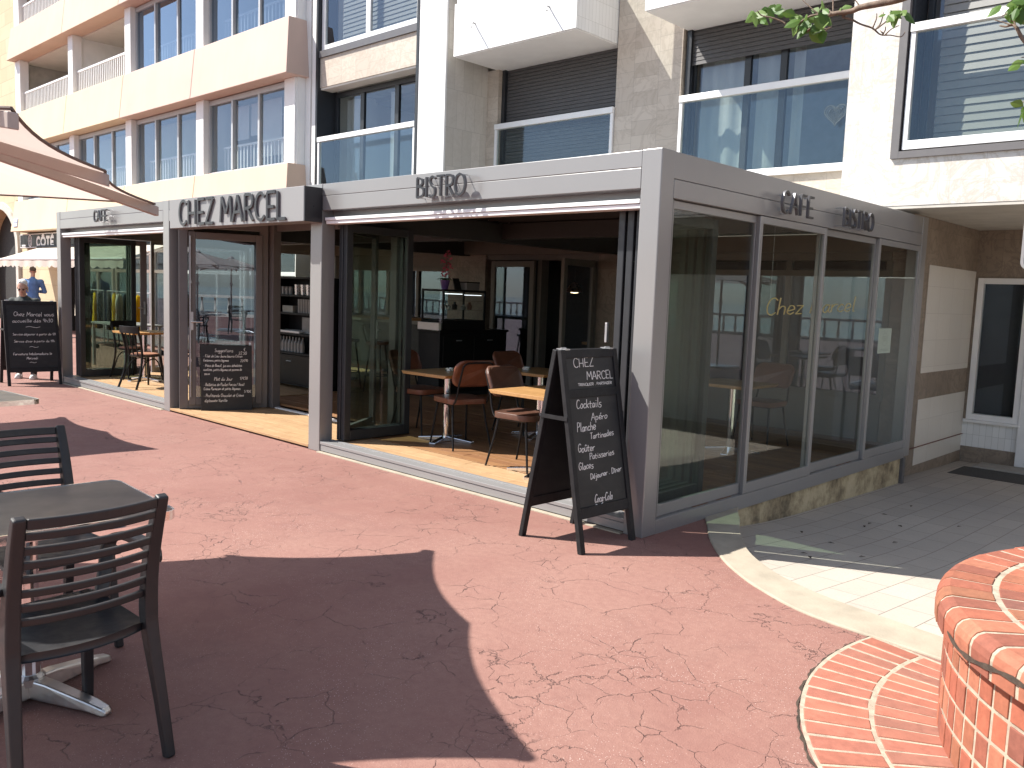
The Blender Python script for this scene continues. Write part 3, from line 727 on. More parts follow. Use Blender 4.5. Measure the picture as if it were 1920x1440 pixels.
ntc = thing('paper_notice', 'white paper notice taped inside the last side window', 'notice', (-.032,3.98,1.14))
MB().box(0,.0015,0,.34,0,.25).build('sheet', M['paper'], ntc)
mb = MB(); mb.M = frame_mat((.002,0,0),(0,1,0),(0,0,1))
ribbon(mb, [(.17+.075*cos(k*pi/12),.14+.065*sin(k*pi/12)) for k in range(25)], .003, 0, .0006)
for k in range(3): ribbon(mb, [(.12,.165-.02*k),(.22,.165-.02*k)], .006, 0, .0006)
for k in range(2): ribbon(mb, [(.06,.04-.015*k),(.28,.04-.015*k)], .004, 0, .0006)
mb.build('printing', M['steel'], ntc)

# ================================================================== MARBLE APARTMENT BUILDING
bld = thing('apartment_building', 'white marble apartment block with dark windows behind the glazed terrace', 'building', (0,4.57,0))
Yb = 4.57
def bb(name, mat, *bx, bevel=0, parent=bld, label=None):
    mb = MB()
    for x0,x1,y0,y1,z0,z1 in bx: mb.box(x0,x1,y0-Yb,y1-Yb,z0,z1)
    return mb.build(name, M[mat], parent, bevel=bevel, label=label)
TOP = 10.0
bb('pillar','white',(-11.22,-11.05,4.57,6.0,2.5,TOP)); bb('pillar','white',(-11.0,-10.87,4.57,6.0,2.5,TOP)); bb('pillar_joint','stone',(-11.05,-11.0,4.60,6.0,2.5,TOP))
bb('pillar','white',(-7.92,-7.262,4.57,4.60,2.5,TOP)); bb('pillar_flank','greystone',(-7.92,-7.255,4.6,5.5,2.5,TOP))
bb('pillar','marble',(-.78,-.22,4.57,4.65,2.652,TOP)); bb('pillar_flank','white',(-.78,-.22,4.65,5.9,2.652,TOP))
bb('wall_panel','marble',(-.22,7.0,4.57,4.65,2.652,3.13)); 
bb('wall_panel','stone',(-7.255,-7.0,5.5,5.75,2.5,5.225)); bb('wall_panel','stone',(-4.60,-3.50,5.5,5.95,2.5,TOP)); bb('wall_panel','stone',(-3.49,-.79,5.52,5.70,2.66,3.20))
bb('bay','whitetile',(-7.085,-4.62,4.57,5.72,5.235,TOP-.1) if False else (-7.085,-4.62,4.57,5.72,5.235,6.02)); bb('bay','whitetile',(-3.49,-.785,4.573,5.72,5.235,6.02))
for a,b in ((-7.085,-4.62),(-3.49,-.785)):
    bb('bay_soffit','white',(a+.02,b-.02,4.60,5.72,5.222,5.234))
    wn = bb('window','whitealu',(a+.02,a+.09,4.60,4.66,6.02,7.9),(b-.09,b-.02,4.60,4.66,6.02,7.9),(a+.09,b-.09,4.601,4.659,6.02,6.11),(a+.09,b-.09,4.601,4.659,7.82,7.9))
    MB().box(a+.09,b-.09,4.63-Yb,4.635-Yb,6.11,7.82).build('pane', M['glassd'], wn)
    bb('bay','whitetile',(a,b,4.57,5.72,7.9,TOP-.1))
for x,y in ((-6.62,6.0),(-5.12,5.95)):
    MB().tube([(x,0,y-.35),(x,-.06,y-.35),(x+.10,-.16,y-.46)],.012,6).build('overflow_spout', M['steel'], bld)
# slabs closing the storeys and rooms behind
bb('floor_slab','soffit',(-11.0,7.0,5.76,7.0,2.68,3.0)); bb('floor_slab','soffit',(-11.0,7.0,5.96,7.0,5.25,5.5)); bb('room_wall','roomwall',(-11.0,7.0,7.9,8.1,2.9,TOP))
bb('roof','soffit',(-11.2,7.0,4.6,8.1,TOP,TOP+.2)); bb('room_wall','roomwall',(6.8,7.0,4.66,7.9,3.0,TOP),(-7.6,-7.4,5.5,7.9,3.0,TOP),(-4.2,-4.0,5.96,7.9,3.0,TOP))
def casement(x0,x1,y,z0,z1,mull,fm='anth',gl='glassd',fw=.07,curt=None,th=.06,label=None):
    mb = MB(); y-=Yb
    mb.box(x0,x0+fw,y,y+th,z0,z1).box(x1-fw,x1,y,y+th,z0,z1).box(x0+fw,x1-fw,y+.001,y+th-.001,z1-fw,z1).box(x0+fw,x1-fw,y+.001,y+th-.001,z0,z0+fw)
    for m_ in mull: mb.box(m_-fw*.6,m_+fw*.6,y+.002,y+th-.002,z0+fw,z1-fw)
    o = mb.build('window', M[fm], bld, bevel=.004, label=label)
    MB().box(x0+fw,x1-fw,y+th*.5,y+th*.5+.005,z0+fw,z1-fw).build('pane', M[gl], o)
    return o
def curtain(parent, x0,x1,y,z0,z1,mat='curtain',amp=.025,step=.05,name='curtain'):
    mb = MB(); n = max(4,int((x1-x0)/step)); P = [(x0+(x1-x0)*i/n, y-Yb+amp*sin(i*1.25)+random.uniform(-.3,.3)*amp) for i in range(n+1)]
    for i in range(n): mb.quad((P[i][0],P[i][1],z0),(P[i+1][0],P[i+1][1],z0),(P[i+1][0],P[i+1][1],z1),(P[i][0],P[i][1],z1))
    return mb.build(name, M[mat], parent, smooth=True)
def slats(parent, name, x0,x1,y,z0,z1,pitch,mat,tilt=.012,depth=.012):
    mb = MB(); z = z0; y -= Yb
    while z < z1-.001:
        t = min(z+pitch,z1)
        mb.hexa([(x0,y-tilt,z+.002),(x1,y-tilt,z+.002),(x1,y+depth,z+.002),(x0,y+depth,z+.002)],[(x0,y,t-.003),(x1,y,t-.003),(x1,y+depth,t-.003),(x0,y+depth,t-.003)]); z += pitch
    return mb.build(name, M[mat], parent)
def balustrade(x0,x1,y,z0,z1,post=True,gl='glass'):
    mb = MB(); y-=Yb
    mb.box(x0,x1,y-.045,y+.045,z1-.085,z1)
    if post: mb.box(x0,x0+.05,y-.03,y+.03,z0,z1-.086).box(x1-.05,x1,y-.03,y+.03,z0,z1-.086)
    mb.box(x0+.05,x1-.05,y-.031,y+.031,z0,z0+.09)
    o = mb.build('balustrade', M['whitealu'], bld, bevel=.004)
    MB().box(x0+.05,x1-.05,y-.005,y+.005,z0+.09,z1-.087).build('pane', M[gl], o)
    return o
# bay 1, dark framed full height glazing
bb('window_jamb','anth',(-10.868,-10.81,4.56,5.0,2.6,TOP),(-7.98,-7.922,4.56,5.0,2.6,TOP))
bb('spandrel','stone',(-10.81,-7.98,4.62,4.72,5.27,5.80)); bb('spandrel_trim','aludk',(-10.81,-7.98,4.585,4.72,5.802,5.92)); bb('spandrel_trim','offwhite',(-10.81,-7.98,4.64,4.9,5.235,5.268))
o = casement(-10.80,-7.985,4.95,2.75,5.23,(-9.95,-8.95),'anth','glassd',.09); curtain(o,-10.6,-10.05,5.10,2.8,5.1); curtain(o,-9.3,-9.02,5.10,2.8,5.1)
balustrade(-10.80,-7.985,4.60,2.9,4.36)
o = casement(-10.80,-7.985,4.64,5.925,8.6,(-9.4,),'whitealu','glassd',.10)
slats(o,'blind',-10.35,-8.1,4.80,6.05,8.5,.075,'blind'); bb('floor_slab','soffit',(-10.81,-7.98,4.74,5.9,5.3,5.7)); bb('floor_slab','soffit',(-11.0,-7.6,4.9,5.9,2.5,2.74))
# bay 2
slats(bld,'roller_shutter',-7.0,-4.605,5.64,2.7,5.22,.055,'shutter',.006)
bb('shutter_guide','anth',(-7.0,-6.93,5.58,5.66,2.7,5.222))
balustrade(-7.03,-4.61,5.50,2.72,4.345)
# bay 3
o = casement(-3.46,-.80,5.66,2.9,5.22,(-2.60,-2.10),'anth','glassd',.075); curtain(o,-3.35,-2.68,5.80,2.9,5.1); curtain(o,-2.52,-2.18,5.80,2.9,5.1); curtain(o,-2.02,-1.86,5.80,2.9,5.1)
slats(bld,'roller_shutter',-3.40,-.80,5.60,4.76,5.22,.055,'shutter',.006); bb('shutter_guide','anth',(-3.47,-3.40,5.55,5.62,2.9,5.222))
balustrade(-3.49,-.80,5.50,3.20,4.345)
ht = thing('heart_ornament','pale lace heart hanging inside the first floor window','ornament',(-1.36,5.62,3.90)); mb = MB()
P = [(.0085*16*sin(a)**3, .0085*(13*cos(a)-5*cos(2*a)-2*cos(3*a)-cos(4*a))) for a in [k*pi/16 for k in range(33)]]
mb.M = frame_mat((0,0,0),(1,0,0),(0,0,1)); ribbon(mb,P,.014,0,.01)
for k in (.8,.6,.4,.2): ribbon(mb,[(a*k,b*k) for a,b in P],.008,0,.009)
mb.build('lace', M['blind'], ht)
# bay 4 over the passage
bb('window_surround','taupe',(-.27,-.19,4.535,4.60,3.13,TOP),(-.19,3.2,4.536,4.60,3.13,3.20),(3.2,3.28,4.535,4.60,3.13,TOP)); bb('window_jamb','anth',(-.21,-.16,4.60,4.95,3.205,TOP),(-.16,3.2,4.60,4.95,3.17,3.203))
o = casement(-.15,3.19,4.93,3.21,8.0,(1.5,),'anth','glassd',.06); slats(o,'blind',.02,3.05,4.90,3.25,7.9,.085,'blind',.013,.004)
balustrade(-.17,3.19,4.59,3.215,4.47)
bb('wall_panel','marble',(3.28,7.0,4.57,4.65,3.13,TOP)); bb('wall_panel','white',(3.28,7.0,4.65,5.0,3.0,TOP))
bb('room_wall','roomwall',(-.78,7.0,5.9,6.0,3.0,TOP)) if False else None
# passage under the building
bb('soffit','soffit',(-.9,7.0,4.575,7.5,2.62,2.65)); bb('soffit','soffit',(-11.0,-.9,5.02,5.8,2.52,2.60))
PW = (-.35,-.15)
bb('passage_wall','brownstone',(*PW,5.06,7.45,2.10,2.618),(*PW,5.06,5.66,-.22,2.10),(*PW,5.661,7.45,.555,.86),(*PW,5.06,7.45,-.6,-.22))
bb('passage_wall','passwhite',(-.35,-.147,5.662,7.45,.861,2.098),(-.35,-.147,5.662,7.45,-.218,.554))
bb('passage_wall','brownstone',(-.15,7.0,7.43,7.6,2.02,2.618),(-.15,-.11,7.425,7.6,.2,2.02),(-.15,.52,7.43,7.6,-.6,-.16)); bb('passage_wall','whitetile',(-.15,.50,7.432,7.6,-.158,.20))
o = bb('window','whitealu',(-.108,-.04,7.40,7.5,.20,2.018),(.43,.50,7.40,7.5,.20,2.018),(-.04,.43,7.401,7.5,1.945,2.018),(-.04,.43,7.401,7.5,.20,.275),(-.13,.52,7.36,7.5,.165,.199),bevel=.004)
MB().box(-.04,.43,7.46-Yb,7.465-Yb,.275,1.945).build('pane', M['glassd'], o); bb('room_wall','dark',(-.1,.5,7.55,7.6,.2,2.0))
o = bb('door','whitealu',(.502,.62,7.38,7.55,-.33,2.018),(.64,1.60,7.43,7.50,-.32,2.0),(1.62,1.74,7.38,7.55,-.33,2.018),bevel=.006)
MB().box(.70,.72,7.36-Yb,7.43-Yb,.70,.86).tube([(.66,-.0+7.42-Yb,.1),(.66,7.42-Yb,.3)],.02,8).tube([(.66,7.42-Yb,1.4),(.66,7.42-Yb,1.6)],.02,8).build('handle', M['whitealu'], o)
bb('passage_wall','passwhite',(1.742,7.0,7.43,7.6,-.6,2.018),(6.0,6.2,4.6,7.43,-.6,2.618))
mt = tag(MB().box(-.05,2.2,-.33,.33,0,.012).build('doormat', M['matdark'], None,(.12,6.55,-.345),(0,0,0)), 'dark entrance mat on the slabs before the passage door','doormat')
st_ = tag(MB().box(-.02,2.0,0,.42,0,.035).build('threshold_slab', M['slab'], None,(.16,6.95,-.36),bevel=.01), 'grey stone threshold slab below the white passage door','step')
# ground floor behind the terrace
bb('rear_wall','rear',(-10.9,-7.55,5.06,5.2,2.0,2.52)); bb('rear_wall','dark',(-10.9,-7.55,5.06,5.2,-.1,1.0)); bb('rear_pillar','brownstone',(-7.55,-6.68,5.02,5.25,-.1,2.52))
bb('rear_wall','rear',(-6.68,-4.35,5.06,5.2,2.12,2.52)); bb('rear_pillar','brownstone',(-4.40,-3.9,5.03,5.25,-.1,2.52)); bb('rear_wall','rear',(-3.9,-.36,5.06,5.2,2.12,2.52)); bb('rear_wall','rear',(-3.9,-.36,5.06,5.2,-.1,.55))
for x0,x1,n_,z0 in ((-10.9,-7.56,4,1.0),(-3.89,-.37,3,.55)):
    wd = (x1-x0)/n_
    mb = MB()
    for k in range(n_+1): mb.box(x0+wd*k-.035,x0+wd*k+.035,5.05-Yb,5.12-Yb,z0,2.115 if z0 < 1 else 2.0)
    mb.box(x0,x1,5.04-Yb,5.049-Yb,z0,z0+.07).box(x0,x1,5.04-Yb,5.049-Yb,1.93,2.0)
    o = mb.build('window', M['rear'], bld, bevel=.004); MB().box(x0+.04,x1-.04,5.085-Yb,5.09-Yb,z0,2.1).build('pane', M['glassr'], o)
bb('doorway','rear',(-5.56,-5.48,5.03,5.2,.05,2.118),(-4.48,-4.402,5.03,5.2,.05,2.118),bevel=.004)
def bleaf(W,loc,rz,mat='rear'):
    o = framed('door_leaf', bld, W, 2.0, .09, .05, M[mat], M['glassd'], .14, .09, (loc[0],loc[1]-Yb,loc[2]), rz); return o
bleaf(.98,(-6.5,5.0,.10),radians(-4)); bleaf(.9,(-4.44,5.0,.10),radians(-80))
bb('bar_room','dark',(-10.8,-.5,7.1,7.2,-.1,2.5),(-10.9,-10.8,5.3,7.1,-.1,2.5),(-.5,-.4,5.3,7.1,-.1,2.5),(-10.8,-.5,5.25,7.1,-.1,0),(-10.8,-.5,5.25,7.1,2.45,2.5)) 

# ================================================================== PEACH APARTMENT BUILDING
pb = thing('apartment_building', 'peach rendered apartment block with long window bands and slanted spandrels', 'building', (-19,4.2,0))
def at_p(mb, parent=pb): mb.M = Matrix.Translation((19,-4.2,0)); return mb
def pbx(name, mat, *bx, bevel=0, parent=pb, label=None):
    mb = at_p(MB())
    for q in bx: mb.box(*q)
    return mb.build(name, M[mat] if isinstance(mat,str) else mat, parent, bevel=bevel, label=label)
PX = [-11.2,-14.9,-18.6,-22.35,-26.9]
for zi,(z0,z1) in enumerate(((2.95,3.89),(5.49,6.54),(8.14,9.1),(10.68,11.6))):
    for k in range(4):
        b,a = PX[k]-(.006 if k else 0),PX[k+1]+.006
        fl0 = .10 if k == 3 else 0; fl1 = .10 if k == 0 else 0
        mat = [['peach','cream','cream','cream'],['pink','pink','cream','cream'],['pink','pink','peach','peach'],['pink']*4][zi][k]
        at_p(mb := MB()).hexa([(a-fl0,4.08,z0),(b+fl1,4.08,z0),(b+fl1,4.75,z0),(a-fl0,4.75,z0)],[(a,4.19,z1),(b,4.19,z1),(b,4.75,z1),(a,4.75,z1)])
        mb.build('spandrel', M[mat], pb, bevel=.012)
for z0,z1 in ((3.89,5.49),(6.54,8.14),(9.1,10.68)):
    for x in PX[1:4]: pbx('pillar','white',(x-.17,x+.17,4.30,4.55,z0,z1),bevel=.01)
    pbx('pillar','white',(-11.62,-11.25,4.36,4.75,z0,z1),bevel=.01); pbx('pillar','white',(-26.95,-26.5,4.30,4.55,z0,z1),bevel=.01)
pbx('end_wall','white',(-11.25,-11.225,4.4,9,0,11.6))
pbx('room_wall','roomwall',(-26.9,-11.3,8.0,8.2,2.6,11.6),(-27.0,-26.9,4.6,8.0,0,11.6)); pbx('floor_slab','soffit',(-26.9,-11.3,4.76,8.0,3.4,3.85),(-26.9,-11.3,4.76,8.0,5.55,6.4),(-26.9,-11.3,4.76,8.0,8.2,9.0),(-26.9,-11.3,4.76,8.0,10.75,11.55))
for x in (-14.9,-18.6,-22.35): pbx('room_wall','white',(x-.08,x+.08,4.56,8.0,3.85,10.75))
def pwin(x0,x1,z0,z1,n,gl,back):
    y = 4.42; mb = at_p(MB()); f = .05
    mb.box(x0,x0+f,y,y+.1,z0,z1).box(x1-f,x1,y,y+.1,z0,z1).box(x0+f,x1-f,y+.001,y+.099,z1-.10,z1).box(x0+f,x1-f,y+.001,y+.099,z0,z0+.06)
    wd = (x1-x0)/n
    for k in range(1,n): mb.box(x0+wd*k-.035,x0+wd*k+.035,y+.002-.02*(k%2),y+.08,z0+.06,z1-.10)
    o = mb.build('window', M['silver'], pb, bevel=.004); pbx('sill','whitealu',(x0,x1,4.36,4.45,z0-.03,z0-.001),parent=o)
    at_p(MB()).box(x0+f,x1-f,y+.045,y+.05,z0+.06,z1-.1).build('pane', M[gl], o)
    mb = at_p(MB()); zr = z0+.62; mb.box(x0+.2,x1-.1,4.66,4.70,zr-.04,zr)
    x = x0+.22
    while x < x1-.1: mb.box(x,x+.034,4.67,4.69,z0+.02,zr-.041); x += .135
    mb.build('railing', M['whitealu'], o)
    if back == 'vblind':
        mb = at_p(MB()); x = x0+.15
        while x < x1-.1:
            a = random.uniform(.25,.5); mb.quad((x-.045,4.86-.02*a,z0+.1),(x+.045,4.86+.1*a,z0+.1),(x+.045,4.86+.1*a,z1-.1),(x-.045,4.86-.02*a,z1-.1)); x += .1
        mb.build('vertical_blind', M['vblind'], o)
    elif back == 'screen':
        for a,b,zz in ((.06,.30,.45),(.33,.44,.42),(.45,.72,.72),(.74,.97,.3)):
            at_p(MB()).box(x0+(x1-x0)*a,x0+(x1-x0)*b,4.85,4.855,z1-.1-(z1-z0)*zz,z1-.1).build('roller_screen', M['screen'], o)
    return o
def bx_(k): return PX[k+1]+.18,PX[k]-(.18 if k else .43)
pwin(*bx_(0),3.90,5.47,3,'glassd','screen')
for k in (1,2,3): pwin(*bx_(k),3.90,5.47,3,'glassd','vblind')
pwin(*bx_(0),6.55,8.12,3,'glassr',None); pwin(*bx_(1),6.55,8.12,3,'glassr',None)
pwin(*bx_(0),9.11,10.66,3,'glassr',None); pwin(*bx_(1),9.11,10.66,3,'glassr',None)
for z0,z1,ks in ((6.54,8.14,(2,3)),(9.1,10.68,(2,3))):
    for k in ks:
        a,b = bx_(k)
        o = pbx('balcony','white',(a-.1,b+.1,6.0,6.1,z0,z1)); pbx('ceiling','offwhite',(a-.1,b+.1,4.56,6.0,z1-.03,z1+.06),parent=o)
        pbx('balcony_window','steel',(a+.2,a+1.6,5.95,5.99,z0,z1-.25),parent=o); pbx('pane','glassd',(a+.28,a+1.52,5.93,5.945,z0+.08,z1-.33),parent=o)
        mb = at_p(MB()); mb.box(a,b,4.40,4.44,z0+.60,z0+.65); x = a+.04
        while x < b: mb.box(x,x+.028,4.41,4.43,z0,z0+.60); x += .12
        mb.build('railing', M['whitealu'], o)
pbx('roof','white',(-27,-11.22,4.3,8.2,11.6,11.8))
# ground floor shop front
pbx('shop_wall','yellowstone',(-27.0,-24.3,4.55,4.8,0,2.94)); pbx('shop_wall','offwhite',(-24.3,-22.5,4.56,4.8,2.1,2.94),(-22.3,-11.3,4.56,4.8,2.38,2.94),(-22.5,-22.3,4.5,4.8,0,2.94),(-22.3,-11.3,4.56,4.8,0,.25))
pbx('shop_doorway','dark',(-24.3,-22.5,5.6,5.7,0,2.1),(-24.3,-24.25,4.8,5.6,0,2.1),(-22.55,-22.5,4.8,5.6,0,2.1))
for a in (-22.3,-20.0,-17.75,-15.6,-13.4):
    mb = at_p(MB()); wd = 2.05
    mb.box(a,a+.09,4.5,4.6,.25,2.38).box(a+wd,a+wd+.09,4.5,4.6,.25,2.38).box(a+.09,a+wd,4.501,4.6,2.28,2.38).box(a+.09,a+wd,4.501,4.6,.25,.37).box(a+.09,a+wd,4.502,4.59,1.78,1.86).box(a+wd*.5,a+wd*.5+.08,4.503,4.585,.37,1.78)
    o = mb.build('shop_window', M['whitealu'], pb, bevel=.005); at_p(MB()).box(a+.09,a+wd,4.54,4.546,.37,2.28).build('pane', M['glassd'], o)
pbx('shop_interior','dark',(-22.3,-11.4,6.4,6.5,0,2.4)); 
# fascia sign of the shop, awning, plates
s2 = thing('shop_sign', 'black shop sign with white condensed capitals above the cream awning', 'sign', (-27.2,4.46,2.46))
MB().box(0,9.6,-.05,.06,0,.44).build('board', M['black'], s2, bevel=.01)
mb = MB(); mb.M = frame_mat((0,-.0505,0),(1,0,0),(0,0,1)); write(mb,'CÔTÉ L',1.5,.06,.25,.085,0,.006,sx=2.1,sp=.4)
ribbon(mb,[(.95+.16*cos(k*pi/10),.22+.17*sin(k*pi/10)) for k in range(21)],.035,0,.006); ribbon(mb,[(.95,.1),(.95,.33)],.05,0,.006); ribbon(mb,[(.88,.22),(1.02,.22)],.04,0,.006); ribbon(mb,[(.18,.08),(.55,.08)],.05,0,.006)
for q in (((0.02,.02),(9.58,.02)),((.02,.42),(9.58,.42)),((.02,.02),(.02,.42))): ribbon(mb,q,.022,0,.005)
mb.build('letters', M['paper'], s2)
aw = thing('awning', 'cream shop awning with scalloped valance on the left', 'awning', (-25.5,4.4,2.46))
W_ = 9.0; mb = MB()
for i in range(18):
    a,b = W_*i/18,W_*(i+1)/18
    mb.quad((a,0,0),(a,-1.1,-.40),(b,-1.1,-.40),(b,0,0))
mb.build('cloth', M['awning'], aw)
mb = MB(); n = 120
P = [(W_*i/n, -.58-.045*abs(sin(i*pi/5))-.01*sin(i*.8), -1.105+.02*sin(i*.5)) for i in range(n+1)]
for i in range(n): mb.quad((P[i][0],-1.105,-.41),(P[i][0],P[i][2],P[i][1]),(P[i+1][0],P[i+1][2],P[i+1][1]),(P[i+1][0],-1.105,-.41))
mb.build('valance', M['awning'], aw); MB().tube([(0,-1.1,-.4),(W_,-1.1,-.4)],.025,8).build('front_bar', M['whitealu'], aw); MB().tube([(0,0,.02),(W_,0,.02)],.05,8).build('roller', M['black'], aw)
mb = MB().tube([(.3,-.02,-.1),(.35,-.6,-.35),(.3,-1.08,-.42)],.02,6).tube([(W_-.3,-.02,-.1),(W_-.35,-.6,-.35),(W_-.3,-1.08,-.42)],.02,6); mb.build('arm', M['whitealu'], aw)
np_ = thing('house_number_plate', 'small pale blue enamel plate on the peach spandrel corner', 'plate', (-26.55,4.085,3.10))
MB().box(-.18,.18,-.012,.02,.0,.11).box(-.18,.18,-.012,.02,.13,.24).build('plate', M['signblue'], np_, rot=(radians(-6.5),0,0))
# yellow stone building far left
yb = thing('stone_building', 'old yellow ashlar building with arched opening at the far left', 'building', (-31.5,4.9,0))
mb = MB(); 
arc = [(1.72,0)]+[(1.72-.0,2.4)]
pts_ = [(-9.9,0),(.55,0)]+[(.55+.0,2.6)]
K = [(1.95*cos(pi*i/16)+.55, 2.55+1.35*sin(pi*i/16)) for i in range(17)]
out_ = [(-9,0),(-1.4,0)]+[(x,z) for x,z in reversed(K)]+[(2.5,0),(4.25,0),(4.25,14),(-9,14)]
tri = tessellate_polygon([[Vector((a,b,0)) for a,b in out_]])
for t in tri: mb.add([(out_[i][0],0,out_[i][1]) for i in t],[(0,1,2)])
for i in range(1,len(out_)-4): 
    a,b = out_[i],out_[i+1]; mb.quad((a[0],0,a[1]),(b[0],0,b[1]),(b[0],.5,b[1]),(a[0],.5,a[1]))
mb.box(4.2,4.25,.0,6,0,14)
mb.build('wall', M['yellowstone'], yb)
mb = MB(); mb.M = frame_mat((0,-.001,0),(1,0,0),(0,0,1)); ribbon(mb,[(2.62,0),(2.62,2.55)]+[(2.07*cos(pi*i/16)+.55,2.55+1.47*sin(pi*i/16)) for i in range(1,17)]+[(-1.52,0)],.24,0,.10); mb.build('arch_surround', M['greystone'], yb)
MB().box(-1.4,2.5,.48,.52,0,4.1).build('doorway', M['dark'], yb)
mb = MB().box(2.75,3.0,-.10,0,4.2,14).box(3.5,3.75,-.10,0,4.2,14).box(2.7,4.26,-.16,0,6.9,7.15).box(2.7,4.26,-.12,0,4.05,4.2).box(2.7,4.26,-.04,0,0,.9); mb.build('moulding', M['yellowstone'], yb, bevel=.02)

# ================================================================== PARASOLS
def parasol(name, label, loc, rz, half, zc, tilt, apex, group):
    r = thing(name, label, 'parasol', loc, rz, group)
    hx = half*1.05 if tilt else half; tips = [(hx,half),(0,half),(-half,half),(-half,0),(-half,-half),(0,-half),(hx,-half),(hx,0)]
    T = [Vector((a,b,zc+tilt*(a+half))) for a,b in tips]; A = Vector((0,0,apex))
    mb = MB(); NR,NTT = 8,10
    for k in range(8):
        P,Q = T[k],T[(k+1)%8]; b0 = len(mb.v)
        for i in range(NR+1):
            for j in range(NTT+1):
                t = j/NTT; e = P.lerp(Q,t); e = e+(Vector((0,0,e.z))-e)*.065*4*t*(1-t)
                s = i/NR; p = A.lerp(e,s); p.z += .035-.03*sin(pi*s)*sin(pi*t)
                mb.v.append(p)
        for i in range(NR):
            for j in range(NTT):
                a = b0+i*(NTT+1)+j; mb.f.append([a,a+NTT+1,a+NTT+2,a+1]); mb.mi.append(0)
    mb.build('canopy', M['canopy'], r, smooth=False)
    hm = MB()
    for k in range(8):
        P,Q = T[k],T[(k+1)%8]; L = []
        for j in range(NTT+1):
            t = j/NTT; e = P.lerp(Q,t); e = e+(Vector((0,0,e.z))-e)*.065*4*t*(1-t); L.append(e+Vector((0,0,.034)))
        hm.tube(L,.007,6)
    hm.build('hem', M['pedge'], r)
    for k in range(8):
        e = T[k]; d = (e-A).normalized(); s = Vector((-d.y,d.x,0)).normalized()*.019; u = Vector((0,0,1))
        a = A+d*.12; q = e+d*.015
        o = MB().hexa([a-s-u*.05,q-s-u*.035,q+s-u*.035,a+s-u*.05],[a-s+u*.0,q-s+u*.022,q+s+u*.022,a+s+u*.0]).build('rib', M['ribs'], r, bevel=.004)
    MB().tube([(0,0,.0),(0,0,apex+.06)],.028,12).build('pole', M['ribs'], r)
    MB().lathe([(.06,apex-.88),(.06,apex-.80),(.04,apex-.80)],(0,0,0),12).lathe([(.10,apex-.05),(.10,apex+.05),(.02,apex+.10)],(0,0,0),12).build('hub', M['ribs'], r)
    MB().box(-.4,.4,-.4,.4,0,.07).build('base', M['alu'], r, bevel=.01)
    return r
par = parasol('parasol','square beige parasol whose ribs reach in at the left edge',(-1.774,-3.976,0),atan2(-.569,.822),1.16,2.03,.041,2.40,'square parasols over the outdoor tables')
p2 = parasol('parasol','square beige parasol standing left of the photo, shading the paving',(-7.38,-3.47,0),0,1.21,2.03,0,2.40,'square parasols over the outdoor tables')
copy_tree(p2, None, (6.6,-5.1,0), .1, 'square beige parasol far to the right along the terrace', None)
copy_tree(p2, None, (11.5,-5.9,0), -.2, 'square beige parasol farther right along the terrace', None)
copy_tree(p2, None, (15.5,-2.4,0), .3, 'square beige parasol at the right end of the terrace', None)

